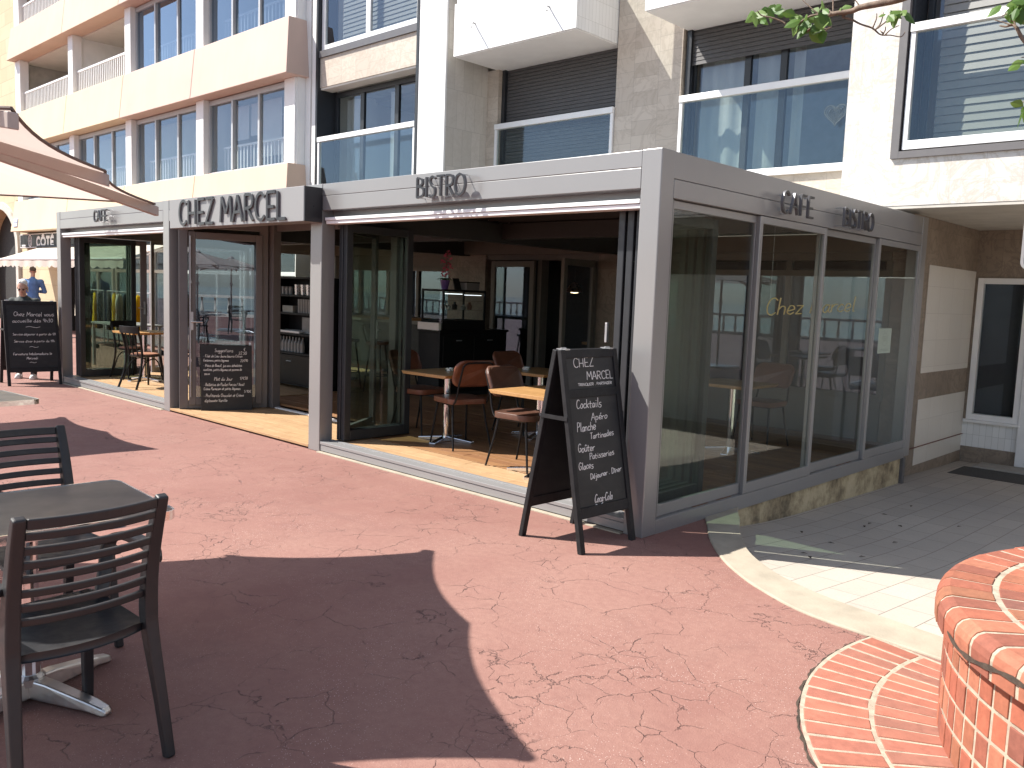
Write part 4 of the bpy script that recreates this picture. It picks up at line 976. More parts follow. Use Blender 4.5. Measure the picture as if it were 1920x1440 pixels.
# ================================================================== OUTDOOR FURNITURE
def terrace_chair(label, loc, rz, group='charcoal plastic terrace armchairs'):
    r = thing('armchair', label, 'chair', loc, rz, group)
    P = M['plastic']; KW = .90
    # seat: dished panel
    mb = MB(); n = 10; zs = {}
    for lay in (0,1):
        for i in range(n+1):
            for j in range(n+1):
                u = i/n; v = j/n*2-1; x = -.225+.47*u-.05*(1-v*v)*(1-u)**2; y = v*(.225+.02*u)*KW
                z = .455-.016*(1-v*v)*sin(pi*min(1,u*1.05))-.035*max(0,u-.8)**2*25*.35
                mb.v.append(Vector((x,y,z-(.022 if lay else 0))))
    N1 = (n+1)**2
    for i in range(n):
        for j in range(n):
            a = i*(n+1)+j; mb.f.append([a,a+n+1,a+n+2,a+1]); mb.f.append([N1+a,N1+a+1,N1+a+n+2,N1+a+n+1]); mb.mi += [0,0]
    ring = [i*(n+1) for i in range(n+1)]+[n*(n+1)+j for j in range(1,n+1)]+[i*(n+1)+n for i in range(n-1,-1,-1)]+[j for j in range(n-1,0,-1)]
    for a,b in zip(ring, ring[1:]+ring[:1]): mb.f.append([a,a+N1,b+N1,b] if False else [b,b+N1,a+N1,a]); mb.mi.append(0)
    mb.build('seat', P, r, bevel=.006, smooth=True)
    def strap(name, pts, w, t, par=r):
        """rectangular section bar, w along y, t across"""
        pts = [Vector((p[0],p[1]*KW,p[2]*1.02)) for p in catmull(pts,4)]; mb = MB(); N = len(pts); vs = []
        for i,p in enumerate(pts):
            d = (pts[min(i+1,N-1)]-pts[max(i-1,0)]).normalized(); y = Vector((0,1,0)); nn = d.cross(y).normalized(); y = nn.cross(d).normalized()
            def iv(q):
                if not isinstance(q,tuple): return q
                f = i/(N-1)*(len(q)-1); k = min(int(f),len(q)-2); return q[k]+(q[k+1]-q[k])*(f-k)
            W,TT = iv(w),iv(t)
            vs += [p-y*W/2-nn*TT/2,p+y*W/2-nn*TT/2,p+y*W/2+nn*TT/2,p-y*W/2+nn*TT/2]
        fs = [(0,1,2,3)]+[(i*4+k,i*4+4+k,i*4+4+(k+1)%4,i*4+(k+1)%4) for i in range(N-1) for k in range(4)]+[(4*N-1,4*N-2,4*N-3,4*N-4)]
        mb.add(vs,fs); return mb.build(name, P, par, bevel=.008, smooth=False, seg=3)
    for s in (-1,1):
        strap('rear_leg',[(-.325,s*.262,0),(-.285,s*.252,.2),(-.243,s*.240,.40),(-.234,s*.237,.50),(-.250,s*.236,.64),(-.285,s*.237,.77),(-.328,s*.239,.89)],(.034,.038,.044,.046,.044,.042,.038),(.034,.040,.052,.056,.048,.040,.030))
        strap('leg',[(.245,s*.240,0),(.215,s*.225,.25),(.195,s*.215,.445)],(.032,.042),(.034,.05))
        strap('armrest',[(-.245,s*.255,.655),(-.14,s*.300,.668),(.06,s*.312,.664),(.145,s*.300,.638),(.158,s*.285,.60),(.13,s*.262,.54),(.10,s*.228,.445)],.050,.026)
    mb = MB()
    zs_ = [.885]+[.845-.047*k for k in range(7)]
    for k,z in enumerate(zs_):
        h = .034 if k == 0 else .026; L = 9
        def bx(zz): 
            return -.235-(.03*max(0,(zz-.55)/.15) if zz < .7 else .03+.06*(zz-.70)/.185)
        vs = []
        for i in range(L+1):
            y = (-.218+.436*i/L)*KW; c = -.035*(1-(y/.218/KW)**2); x = bx(z)+c
            vs += [Vector((x-.009,y,z-h/2)),Vector((x+.009,y,z-h/2)),Vector((x+.005,y,z+h/2)),Vector((x-.013,y,z+h/2))]
        fs = [(3,2,1,0)]+[(i*4+k2,i*4+(k2+1)%4,i*4+4+(k2+1)%4,i*4+4+k2) for i in range(L) for k2 in range(4)]+[(4*L,4*L+1,4*L+2,4*L+3)]
        mb.add(vs,fs)
    mb.build('backrest', P, r, bevel=.005)
    return r
def terrace_table(label, loc, rz, lx=.66, ly=.88, group='charcoal terrace tables with metal rims'):
    r = thing('terrace_table', label, 'table', loc, rz, group)
    def rr(a,b,rad,n=5):
        P = []
        for cx_,cy_,q in ((a-rad,b-rad,0),(-a+rad,b-rad,1),(-a+rad,-b+rad,2),(a-rad,-b+rad,3)):
            for k in range(n+1): t = pi/2*(q+k/n); P.append((cx_+rad*cos(t),cy_+rad*sin(t)))
        return P
    MB().prism(rr(lx/2-.006,ly/2-.006,.045),.705,.7325).build('table_top', M['top'], r)
    mb = MB(); A = rr(lx/2,ly/2,.05); B = rr(lx/2-.007,ly/2-.007,.044); n = len(A)
    for i in range(n):
        j = (i+1)%n
        for z0,z1 in ((.700,.7345),):
            mb.quad((*A[i],z0),(*A[j],z0),(*A[j],z1),(*A[i],z1)); mb.quad((*A[i],z1),(*A[j],z1),(*B[j],z1),(*B[i],z1)); mb.quad((*B[i],z0),(*B[j],z0),(*A[j],z0),(*A[i],z0)); mb.quad((*B[j],z0),(*B[i],z0),(*B[i],z1),(*B[j],z1))
    mb.build('rim', M['chrome'], r)
    MB().tube([(0,0,.07),(0,0,.69)],.038,20).build('column', M['chrome'], r, smooth=False)
    MB().box(-.16,.16,-.16,.16,.685,.704).build('top_plate', M['black'], r)
    for k,a in enumerate((28,115,208,295)):
        a = radians(a); d = Vector((cos(a),sin(a),0)); s = Vector((-d.y,d.x,0)); mb = MB(); vs = []
        for t,wd,zt in ((.0,.036,.085),(.10,.034,.078),(.30,.031,.045),(.36,.026,.030),(.375,.018,.018)):
            vs += [d*t-s*wd,d*t+s*wd,d*t+s*wd*.8+Vector((0,0,zt)),d*t-s*wd*.8+Vector((0,0,zt))]
        for i in range(len(vs)): 
            if i%4 < 2: vs[i] = vs[i]+Vector((0,0,.012 if i < 12 else .002))
        N = len(vs)//4
        mb.add(vs,[(3,2,1,0)]+[(i*4+q,i*4+(q+1)%4,i*4+4+(q+1)%4,i*4+4+q) for i in range(N-1) for q in range(4)]+[(4*N-4,4*N-3,4*N-2,4*N-1)])
        mb.build('foot', M['castalu'], r, bevel=.006)
    MB().lathe([(.055,.06),(.055,.088),(.042,.10)],(0,0,0),20).build('collar', M['castalu'], r)
    return r
t1 = terrace_table('charcoal rectangular terrace table nearest the viewer with shiny rim and cross base',(-.262,-3.655,0),-.05)
terr = terrace_chair('slatted charcoal armchair nearest the viewer, seen from behind',(.182,-3.713,0),pi+.06)
def cchair(label, loc, rz): return copy_tree(terr, None, loc, rz, label)
c2_ = cchair('slatted charcoal chair across the near table, only its back showing',(-.735,-3.455,0),.06)
for ch in list(c2_.children):
    if ch.name.startswith('armrest'): bpy.data.objects.remove(ch)
copy_tree(t1, None, (-3.65,-3.08,0), .1, 'charcoal terrace table at the left edge, mostly out of frame')
cchair('black slatted armchair cut off by the left edge beyond the near table',(-2.55,-3.55,0),pi-.2)

for i,(x,y,a) in enumerate(((6.2,-4.7,.1),(8.3,-5.6,.3),(10.8,-5.2,-.2))):
    copy_tree(t1,None,(x,y,0),a,'charcoal terrace table %s' % ('under the parasol far to the right','between the parasols far to the right','under the second parasol far to the right')[i])
    cchair('slatted charcoal armchair facing the table %s' % ('under the parasol far to the right','between the parasols far to the right','under the second parasol far to the right')[i],(x-.7,y,0),a); 
# ================================================================== A-BOARDS AND SLATE
def aboard(name, label, loc, rz, W, H, spread, lines, split=None, logo=None, bottom=.24, group='folding chalkboard signs'):
    """apex along local y, writing face towards +x"""
    r = thing(name, label, 'sign', loc, rz, group)
    TG = .036; L = hypot(H,spread-TG)
    for s in (1,-1):
        # panel basis: u along y, v up the slope, n outwards
        O = Vector((s*spread,-W/2 if s > 0 else W/2,0)); U = Vector((0,1 if s > 0 else -1,0)); V = Vector((-s*(spread-TG),0,H)).normalized()
        fm = frame_mat(O,U,V)
        mb = MB(); mb.M = fm; fw = .042
        mb.box(0,fw,-.03,.0,0,L) if False else None
        def bx(x0,x1,v0,v1,d0,d1): mb.box(x0,x1,v0,v1,d0,d1)
        bx(0,fw,.0,L,-.034,0); bx(W-fw,W,.0,L,-.034,0); bx(fw,W-fw,L-.055,L,-.033,-.001); bx(fw,W-fw,bottom,bottom+.07,-.033,-.001)
        if split and s > 0: bx(fw,W-fw,split,split+.055,-.033,-.002)
        fr = mb.build('frame', M['boardframe'], r, bevel=.004)
        m2 = MB(); m2.M = fm; m2.box(fw,W-fw,bottom+.07,L-.055,-.026,-.012); pn = m2.build('panel', M['board'], fr)
        if s > 0:
            m3 = MB(); m3.M = fm
            for (t,x,y,h,wd,wt,ang) in lines:
                sx = wt/text_w(t,h)
                m4 = MB(); write(m4,t,0,0,h,wd,0,.0013,slant=.12 if t.lower() == t or t[1:2].islower() else 0,sx=sx,jit=.05)
                R_ = Matrix.Translation((x,y,-.0118))@Matrix.Rotation(ang,4,'Z')
                m3.M = fm@R_; m3.add(m4.v, m4.f)
            m3.build('chalk_writing', M['chalk'], r)
            if logo:
                m3 = MB(); m4 = MB(); write(m4,logo[0],0,0,logo[3],logo[4],0,.0013,slant=.3,sx=.70); m3.M = fm@Matrix.Translation((logo[1],logo[2],-.0118)); m3.add(m4.v,m4.f)
                m4 = MB(); h_ = logo[3]; ribbon(m4,[(v.x,v.y) for v in catmull([(.012,-.01,0),(.05,-.022,0),(.085,-.008,0)],4)],logo[4]*1.2,0,.0014); m3.add(m4.v,m4.f)
                m3.build('printed_script', M['chalk'], r)
    hg = MB()
    for y in (-W/2+.06,W/2-.06): hg.box(-TG-.004,TG+.004,y-.02,y+.02,H-.004,H+.004); hg.tube([(0,y-.022,H+.004),(0,y+.022,H+.004)],.008,8)
    hg.build('hinge', M['steel'], r)
    mb = MB(); zc_ = .66*H; xx = TG+(spread-TG)*.34
    for y in (-W/2-.004,W/2+.004): mb.box(-xx+.004,xx-.004,y-.003,y+.003,zc_-.013,zc_+.013)
    mb.build('strap', M['boardframe'], r)
    return r
L1 = [('CHEZ',.11,1.172,.058,.0045,.205,0),('MARCEL',.23,1.088,.052,.0045,.27,.0),('TRINQUER . PARTAGER',.14,1.050,.017,.0028,.34,.0),
      ('Cocktails',.10,.905,.058,.0045,.25,.0),('Apéro',.235,.825,.046,.004,.165,.0),('Planche',.085,.762,.056,.0045,.185,.0),('Tartinades',.205,.705,.040,.004,.24,.03),
      ('Goûter',.075,.632,.050,.0045,.165,.0),('Patisseries',.18,.577,.040,.004,.25,.03),('Glaces',.065,.522,.046,.0045,.145,.0),('Déjeuner . Dîner',.17,.452,.036,.004,.32,.05)]
aboard('chalkboard_sign','tall black folding chalkboard listing cocktails and snacks at the terrace corner',(-.295,-.322,0),-.03,.556,1.262,.278,L1,split=.975,logo=('Coca-Cola',.185,.300,.050,.0048),bottom=.215)
L2 = [('Chez Marcel vous',.13,1.03,.060,.0055,.54,0),('accueille dès 9h30',.11,.935,.050,.005,.54,.01),('~',.28,.845,.05,.005,.19,0),('Service déjeuner à partir de 12h',.105,.745,.034,.004,.58,0),
      ('Service dîner à partir de 19h',.115,.64,.034,.004,.54,0),('~',.31,.55,.045,.0045,.12,0),('Fermeture hebdomadaire le',.095,.452,.036,.0045,.51,.0),('Mercredi',.265,.388,.036,.0045,.15,0),('~',.30,.325,.035,.0045,.09,0)]
aboard('chalkboard_sign','black folding chalkboard with opening hours at the left end, woman behind it',(-10.78,-.40,0),-.08,.72,1.23,.28,L2,bottom=.20)
sl_ = thing('menu_slate','black slate with the handwritten menu leaning against the entrance door','slate',(-6.72,.24,.046),radians(-21))
mb = MB(); Ws,Hs = .60,.80; V_ = Vector((-.10,0,1)).normalized(); fm = frame_mat((.10,0,0),(.04,1,0),V_); mb.M = fm
mb.box(0,Ws,0,Hs,-.012,0); mb.build('panel', M['board'], sl_, bevel=.002)
mb = MB()
for t,x,y,h,sx in (('Suggestions',.16,.715,.042,.85),('€',.50,.735,.03,1),('22.50',.44,.685,.036,1),('* Filet de Lieu Jaune beurre Citron',.03,.65,.032,.80),('Carbonara, petits légumes',.03,.60,.028,.78),('22€90',.46,.595,.030,1),('* Pièce de Boeuf, jus aux échalotes',.03,.535,.032,.78),
     ('confites, petits légumes et pomme de',.03,.485,.030,.78),('terre',.04,.435,.028,.85),('Plat du Jour',.15,.365,.042,.82),('17€50',.45,.375,.034,1),('* Ballotine de Poulet Farcie / Basil',.03,.300,.034,.78),('Crème Parmesan et petits légumes',.03,.25,.032,.76),('5.90€',.50,.215,.030,1),('* Profiterole Chocolat et Crème',.03,.165,.036,.80),('diplomate Vanille',.04,.105,.036,.82)):
    m4 = MB(); write(m4,t,0,0,h,.0042,0,.001,slant=.15,sx=sx,jit=.06); mb.M = fm@Matrix.Translation((x,y,.0002)); mb.add(m4.v,m4.f)
mb.build('chalk_writing', M['chalk'], sl_)

# ================================================================== BRICK PLANTER AND TREE
pl = thing('brick_planter','round red brick planter with pale mortar and a bullnosed brick coping','planter',(3.36,-.85,0))
ZT = .55
mb = MB()
n = 96
for i in range(n):
    a,b = 2*pi*i/n,2*pi*(i+1)/n
    for r_,z0,z1 in ((1.1785,0,ZT-.115),):
        mb.quad((r_*cos(a),r_*sin(a),z0),(r_*cos(b),r_*sin(b),z0),(r_*cos(b),r_*sin(b),z1),(r_*cos(a),r_*sin(a),z1))
    # coping bed with rounded nose
    prof = [(1.1785,ZT-.122),(1.2155,ZT-.1155),(1.218,ZT-.05),(1.2125,ZT-.027),(1.197,ZT-.011),(1.177,ZT-.003),(.80,ZT-.003),(.80,.2)]
    for (r0,z0),(r1,z1) in zip(prof,prof[1:]):
        mb.quad((r0*cos(a),r0*sin(a),z0),(r0*cos(b),r0*sin(b),z0),(r1*cos(b),r1*sin(b),z1),(r1*cos(a),r1*sin(a),z1))
mb.build('mortar', M['mortar'], pl, smooth=False)
mb = MB(); nb = 88; rows = [(.004,.105),(.117,.212),(.224,.320),(.332,ZT-.127)]
for j,(z0,z1) in enumerate(rows):
    for i in range(nb):
        da = 2*pi/nb; a0 = da*i+.0058+random.uniform(-.0012,.0012); a1 = da*(i+1)-.0058; q = random.uniform(-.002,.002)
        ringpoly(mb,(0,0),1.12,1.182+q,a0,a1,z0+random.uniform(0,.003),z1)
mb.build('wall_bricks', M['brick'], pl, bevel=.0025)
mb = MB(); nc = 62
for i in range(nc):
    da = 2*pi/nc; a0 = da*i+.0072; a1 = da*(i+1)-.0072; q = random.uniform(-.002,.003)
    prof = [(1.035,ZT-.08),(1.035,ZT+q),(1.178,ZT+q),(1.200,ZT-.008+q),(1.216,ZT-.026),(1.222+q,ZT-.05),(1.220+q,ZT-.114),(1.13,ZT-.114)]
    vs = []
    for a in (a0,a1): vs += [(r_*cos(a),r_*sin(a),z) for r_,z in prof]
    k = len(prof); fs = [tuple(range(k)),tuple(reversed(range(k,2*k)))]+[(x,k+x,k+(x+1)%k,(x+1)%k) for x in range(k)]
    mb.add(vs,fs)
nc = 54
for i in range(nc):
    da = 2*pi/nc; ringpoly(mb,(0,0),.82,1.012,da*i+.007,da*(i+1)-.007,ZT-.07,ZT+random.uniform(-.002,.003))
mb.build('coping', M['brick'], pl, bevel=.003)
mb = MB(); L = []
for i in range(40):
    a = radians(212+i*1.5); q = .004+.007*abs(sin(i*2.3)); zc_ = ZT-.075-.018*sin(i*.35); L.append(((1.2245*cos(a),1.2245*sin(a),zc_-q),(1.2245*cos(a),1.2245*sin(a),zc_+q)))
for i in range(39): mb.quad(L[i][0],L[i+1][0],L[i+1][1],L[i][1])
mb.build('crack', M['soil'], pl)
MB().lathe([(.81,.30),(.81,.44),(.4,.47),(.0001,.48)],(0,0,0),32).build('soil', M['soil'], pl)

tree = thing('tree','leafing tree in the brick planter, its bare twigs hanging in at top right','tree',(3.5,-.75,.44))
TO = Vector((3.5,-.75,.44))
def W(*p): return Vector(p)-TO
MB().tube(catmull([W(3.5,-.75,.40),W(3.52,-.74,1.2),(W(3.46,-.72,2.1)),W(3.5,-.7,3.0),W(3.6,-.7,4.2)],4),[.11,.10,.098,.095,.092,.09,.088,.086,.084,.08,.075,.07,.065,.06,.055,.05,.045],12).build('trunk', M['bark'], tree, smooth=True)
def ray_at(px,py,Y):
    d = CX*((px-960))+CD*((py-720)); d = d  # camera axes, focal in pixels
    d = Vector((CX.x*0,0,0))
    return d
YB = -.25
def atY(px,py,Y):
    R0 = Vector((0.7232489,0.09893499,-0.6834639)); R1 = Vector((0.68961379,-0.05093226,0.72238406)); R2 = Vector((0.0366587,-0.9937896,-0.10506363))
    q = Vector((px-960,py-720,FPX)); d = Vector((R0.dot(q),R1.dot(q),R2.dot(q)))
    return CAM+d*((Y-CAM.y)/d.y)
tw = MB(); lv = MB()
def twig(pts, r0, r1, dy=0):
    n = len(pts); P = [atY(a,b,YB+dy*(i/max(1,n-1))+random.uniform(-.006,.006)) for i,(a,b) in enumerate(pts)]
    Q = catmull([p-TO for p in P],4); tw.tube(Q,[r0+(r1-r0)*i/(len(Q)-1) for i in range(len(Q))],6); return P
P0 = atY(1750,-28,YB)-TO
tw.tube(catmull([W(3.49,-.70,2.7),W(2.9,-.55,3.25),P0+Vector((.35,-.02,.10)),P0],5),[.045-.0018*i for i in range(16)],8)
twig([(1750,-28),(1690,-3),(1648,7),(1613,14),(1596,21),(1562,26),(1545,34),(1531,46),(1508,62)],.020,.006)
twig([(1560,26),(1520,30),(1486,50),(1466,40),(1447,33),(1428,29),(1420,20)],.006,.003,-.08)
twig([(1613,14),(1580,30),(1596,36),(1613,45),(1636,53),(1651,65),(1670,66),(1689,69),(1697,60)],.007,.002,.1)
for q in (((1636,53),(1643,36),(1644,25)),((1641,56),(1651,44),(1657,23)),((1645,53),(1662,40),(1672,30)),((1655,65),(1660,56),(1660,50)),((1660,65),(1672,54),(1686,48)),((1655,62),(1650,57)),((1562,26),(1562,0),(1563,-20)),((1545,34),(1520,14),(1498,-6)),((1613,14),(1606,3),(1600,-2)),((1531,46),(1548,54),(1560,50)),((1545,36),(1555,48),(1546,60)),((1562,25),(1550,16),(1543,8)),((1500,57),(1492,48))): twig(list(q),.0042,.0018,random.uniform(-.05,.08))
twig([(1990,60),(1950,100),(1920,76),(1906,52),(1897,47),(1886,50),(1874,48)],.012,.003); twig([(1906,52),(1898,34),(1890,26),(1878,30)],.004,.002); twig([(1897,47),(1882,42),(1864,37)],.004,.002); twig([(1895,40),(1910,32),(1922,24)],.004,.002); twig([(1985,150),(1940,110),(1915,108)],.006,.002); twig([(1960,230),(1930,200),(1918,190)],.006,.002)
rnd = random.Random(3)
def leafs(px,py,n,ln,spread=9):
    for _ in range(n):
        c = atY(px+rnd.uniform(-spread,spread),py+rnd.uniform(-spread*.6,spread*.6),YB+rnd.uniform(-.08,.08))-TO
        d = Vector((rnd.uniform(-1,1),rnd.uniform(-.8,.8),rnd.uniform(-.8,.5))).normalized(); s = d.cross(Vector((rnd.uniform(-.4,.4),-1,rnd.uniform(-.2,.9)))).normalized(); nn = d.cross(s)
        l = ln*rnd.uniform(.7,1.15); wd = l*.33; b = len(lv.v)
        prof = ((0,0),(.18,.6),(.45,1),(.75,.62),(1,0)); vs = []
        for t,q in prof: cc = c+d*l*t-Vector((0,0,1))*.25*l*t*t; vs += [cc-s*wd*q+nn*.18*wd*q,cc,cc+s*wd*q+nn*.18*wd*q]
        lv.add(vs,[(3*i,3*i+1,3*i+4,3*i+3) for i in range(4)]+[(3*i+1,3*i+2,3*i+5,3*i+4) for i in range(4)])
for q in ((1416,22,4,.085),(1436,18,6,.075),(1450,24,5,.07),(1430,34,3,.06),(1470,26,4,.05),(1500,34,12,.085),(1512,44,9,.08),(1520,62,3,.10),(1538,22,6,.08),(1530,38,5,.07),(1672,22,5,.07),(1686,20,4,.075),(1668,30,3,.05),(1545,56,2,.08),(1886,14,5,.085),(1904,8,10,.07),(1916,18,8,.06),(1918,118,4,.06),(1922,200,5,.08),(1585,16,2,.05)): leafs(*q)
tw.build('limb', M['bark'], tree, smooth=True); lv.build('foliage', M['leaf'], tree)
lt = [tag(MB().add([(0,0,0),(.018,.011,.006),(.05,.003,.003),(.022,-.011,.008)],[(0,1,2,3)]).add([(0,0,-.001),(.018,.011,.004),(.05,.003,.001),(.022,-.011,.006)],[(3,2,1,0)]).build('fallen_leaf', M['deadleaf'], None,(x,y,paver_z(x,y)+.006),(0,0,a)),'dark dead leaf lying on the shaded paving slabs','leaf','dead leaves on the slabs') for x,y,a in ((.45,3.1,.3),(.52,2.6,1.2),(.55,2.45,2.0),(.62,1.55,.2),(.75,2.75,2.6),(.9,2.1,.9),(.5,3.7,1.7),(.95,1.3,.5),(.35,1.7,2.2),(1.05,3.2,1.0),(.68,.95,.4),(.80,.86,2.4))]

# sign at the right edge
rs = thing('street_sign','grey edged rounded street sign cut off by the right edge','sign',(1.935,.95,.085))
P = []
for cx_,cz_,q in ((.38,2.045,0),(.04,2.045,1),(.04,1.805,2),(.38,1.805,3)):
    for k in range(6): t = pi/2*(q+k/5); P.append((cx_+.04*cos(t),cz_+.04*sin(t)))
mb = MB(); mb.M = frame_mat((-.06,0,0),(1,0,0),(0,0,1)); mb.prism(P,0,.02); mb.build('plate', M['steel'], rs, bevel=.003)
mb = MB(); mb.M = frame_mat((-.06,0,0),(1,0,0),(0,0,1)); ribbon(mb,P+[P[0]],.016,.018,.024); mb.build('rim', M['alul'], rs)
MB().tube([(.15,.03,-.25),(.15,.03,2.2)],.03,12).build('pole', M['steel'], rs)

# ================================================================== CAFE FURNITURE
FZ = .10
def cafe_table(label, loc, rz, side=.68, h=.735, group='square wooden cafe tables on steel cross bases'):
    r = thing('cafe_table', label, 'table', loc, rz, group)
    mb = MB(); n = 6; s = side/2
    for i in range(n): 
        a = -s+side*i/n; mb.hexa([(-s+.03,a+.0006,h-.030),(s-.03,a+.0006,h-.030),(s-.03,a+side/n-.0006,h-.030),(-s+.03,a+side/n-.0006,h-.030)],[(-s,a+.0006,h),(s,a+.0006,h),(s,a+side/n-.0006,h),(-s,a+side/n-.0006,h)])
    mb.build('table_top', M['tablewood'], r, bevel=.003)
    MB().tube([(0,0,.05),(0,0,h-.031)],.033,18).build('column', M['chrome'], r); MB().box(-.14,.14,-.14,.14,h-.045,h-.0305).build('top_plate', M['black'], r)
    for k in range(4):
        a = radians(20+90*k); d = Vector((cos(a),sin(a),0)); q = Vector((-d.y,d.x,0))
        MB().hexa([d*.0-q*.03,d*.30-q*.035,d*.30+q*.035,d*.0+q*.03],[d*.0-q*.03+Vector((0,0,.055)),d*.30-q*.035+Vector((0,0,.022)),d*.30+q*.035+Vector((0,0,.022)),d*.0+q*.03+Vector((0,0,.055))]).build('foot', M['chrome'], r, bevel=.005)
    return r
tb = cafe_table('square wooden cafe table in the middle of the opening, ashtray on top',(-3.14,1.06,FZ),.02,.66,.70)
copy_tree(tb,None,(-1.50,.66,FZ),.0,'sunlit wooden cafe table half hidden by the tall folding chalkboard')
copy_tree(tb,None,(-2.78,2.06,FZ),.03,'shaded wooden cafe table behind, with the second ashtray')
copy_tree(tb,None,(-1.05,3.0,FZ),.0,'wooden cafe table seen dimly through the side glass')
def cafe_chair(label, loc, rz, mat, group='leather cafe chairs on thin black legs'):
    r = thing('cafe_chair', label, 'chair', loc, rz, group)
    def pad(W,D,T,rad,n=5):
        P = []
        for cx_,cy_,q in ((D/2-rad,W/2-rad,0),(-D/2+rad,W/2-rad,1),(-D/2+rad,-W/2+rad,2),(D/2-rad,-W/2+rad,3)):
            for k in range(n+1): t = pi/2*(q+k/n); P.append((cx_+rad*cos(t),cy_+rad*sin(t)))
        return P
    P = pad(.43,.42,.06,.09); mb = MB(); mb.prism(P,.435,.485); mb.build('seat', M[mat], r, bevel=.022, seg=4, smooth=True)
    P = pad(.44,.26,.05,.085); mb = MB(); vs = []; k = len(P); 
    for t in (-.022,.022):
        for a,b in P: vs.append((-.225-.10*(a+.13)/.26*1.0-.0+t+.16*(b/.22)**2*.28, b, .735+a))
    mb.add(vs,[tuple(range(k,2*k)),tuple(reversed(range(k)))]+[(i,(i+1)%k,k+(i+1)%k,k+i) for i in range(k)]); mb.build('backrest', M[mat], r, bevel=.018, seg=3)
    fr = MB()
    for s in (-1,1): 
        fr.tube(catmull([(.16,s*.17,.43),(-.15,s*.18,.43),(-.225,s*.175,.50),(-.255,s*.17,.62),(-.318,s*.165,.80)],4),.0095,8)
    fr.tube(catmull([(-.318,-.165,.80),(-.332,-.13,.835),(-.336,0,.842),(-.332,.13,.835),(-.318,.165,.80)],4),.0095,8); fr.tube([(.16,-.17,.43),(.16,.17,.43)],.0095,8)
    fr.build('frame', M['black'], r)
    for s in (-1,1):
        MB().tube([(.15,s*.165,.43),(.175,s*.18,.25),(.215,s*.205,0)],[.0115,.011,.009],8).build('leg', M['black'], r)
        MB().tube([(-.15,s*.17,.43),(-.185,s*.185,.25),(-.25,s*.21,0)],[.0115,.011,.009],8).build('leg', M['black'], r)
    return r
c1 = cafe_chair('brown leather chair left of the middle table, facing it',(-3.66,1.16,FZ),.12,'leather')
copy_tree(c1,None,(-2.86,.98,FZ),pi-.22,'brown leather chair right of the middle table, its tubular back towards us')
copy_tree(c1,None,(-3.10,2.14,FZ),.0,'brown leather chair at the shaded rear table')
c3 = cafe_chair('dark brown leather chair tucked at the sunlit table beside the chalkboard',(-1.78,.74,FZ),.06,'leatherd')
copy_tree(c1,None,(-1.05,3.62,FZ),-pi/2,'brown leather chair behind the side glass, at the dim table')
copy_tree(c1,None,(-2.25,2.15,FZ),pi+.1,'brown leather chair hidden behind the chalkboard at the rear table')
def ashtray(label,loc):
    o = MB().lathe([(.038,0),(.045,.002),(.045,.030),(.040,.030),(.038,.008),(.0001,.006)],(0,0,0),20).build('ashtray', M['tin'], None, loc); tag(o,label,'ashtray','steel ashtrays'); return o
ashtray('small steel ashtray on the middle cafe table',(-3.18,1.12,FZ+.701)); ashtray('small steel ashtray on the shaded rear table',(-2.92,1.98,FZ+.701))
# bentwood chairs and table in the left bay
def bentwood(label, loc, rz, group='black bentwood chairs with tan seats'):
    r = thing('bentwood_chair', label, 'chair', loc, rz, group); B = M['blackwood']
    MB().lathe([(.0001,.435),(.18,.435),(.205,.445),(.205,.458),(.19,.462)],(0,0,0),24).build('seat_ring', B, r)
    MB().lathe([(.188,.459),(.186,.475),(.15,.483),(.0001,.486)],(0,0,0),24).build('seat', M['seatpad'], r, smooth=True)
    for s in (-1,1):
        MB().tube([(.15,s*.13,.44),(.17,s*.155,.22),(.19,s*.18,0)],[.019,.016,.013],8).build('leg', B, r)
        MB().tube(catmull([(-.29,s*.19,0),(-.21,s*.175,.22),(-.175,s*.165,.45),(-.20,s*.175,.65),(-.255,s*.18,.83)],4),.016,8).build('leg', B, r)
        MB().tube(catmull([(.165,s*.15,.10),(.14,s*.11,.33),(.02,s*.14,.405),(-.13,s*.15,.33),(-.22,s*.178,.10)],4),.009,6).build('brace', B, r)
    mb = MB()
    for y in (-.09,0,.09): mb.tube([(-.185,y,.46),(-.215,y,.62),(-.25,y,.79)],.009,6)
    mb.build('spindles', B, r)
    mb = MB(); vs = []
    for i in range(11):
        y = -.205+.41*i/10; x = -.245-.045*(1-(y/.205)**2)
        vs += [(x-.009,y,.765),(x+.011,y,.765),(x+.004,y,.865),(x-.016,y,.865)]
    mb.add(vs,[(3,2,1,0)]+[(i*4+k,i*4+(k+1)%4,i*4+4+(k+1)%4,i*4+4+k) for i in range(10) for k in range(4)]+[(40,41,42,43)]); mb.build('backrest', B, r, bevel=.006)
    return r
b1 = bentwood('black bentwood chair with tan seat beyond the left bay table',(-10.05,.80,FZ),.15)
copy_tree(b1,None,(-8.80,.46,FZ),pi*.58,'black bentwood chair nearest the entrance screen, turned away',)
copy_tree(b1,None,(-9.25,1.35,FZ),pi*1.2,'black bentwood chair behind the left bay table')
t4 = cafe_table('wooden bistro table between the black bentwood chairs in the left bay',(-9.62,.80,FZ),.05,.66,.735,'wooden bistro tables in the left bay')
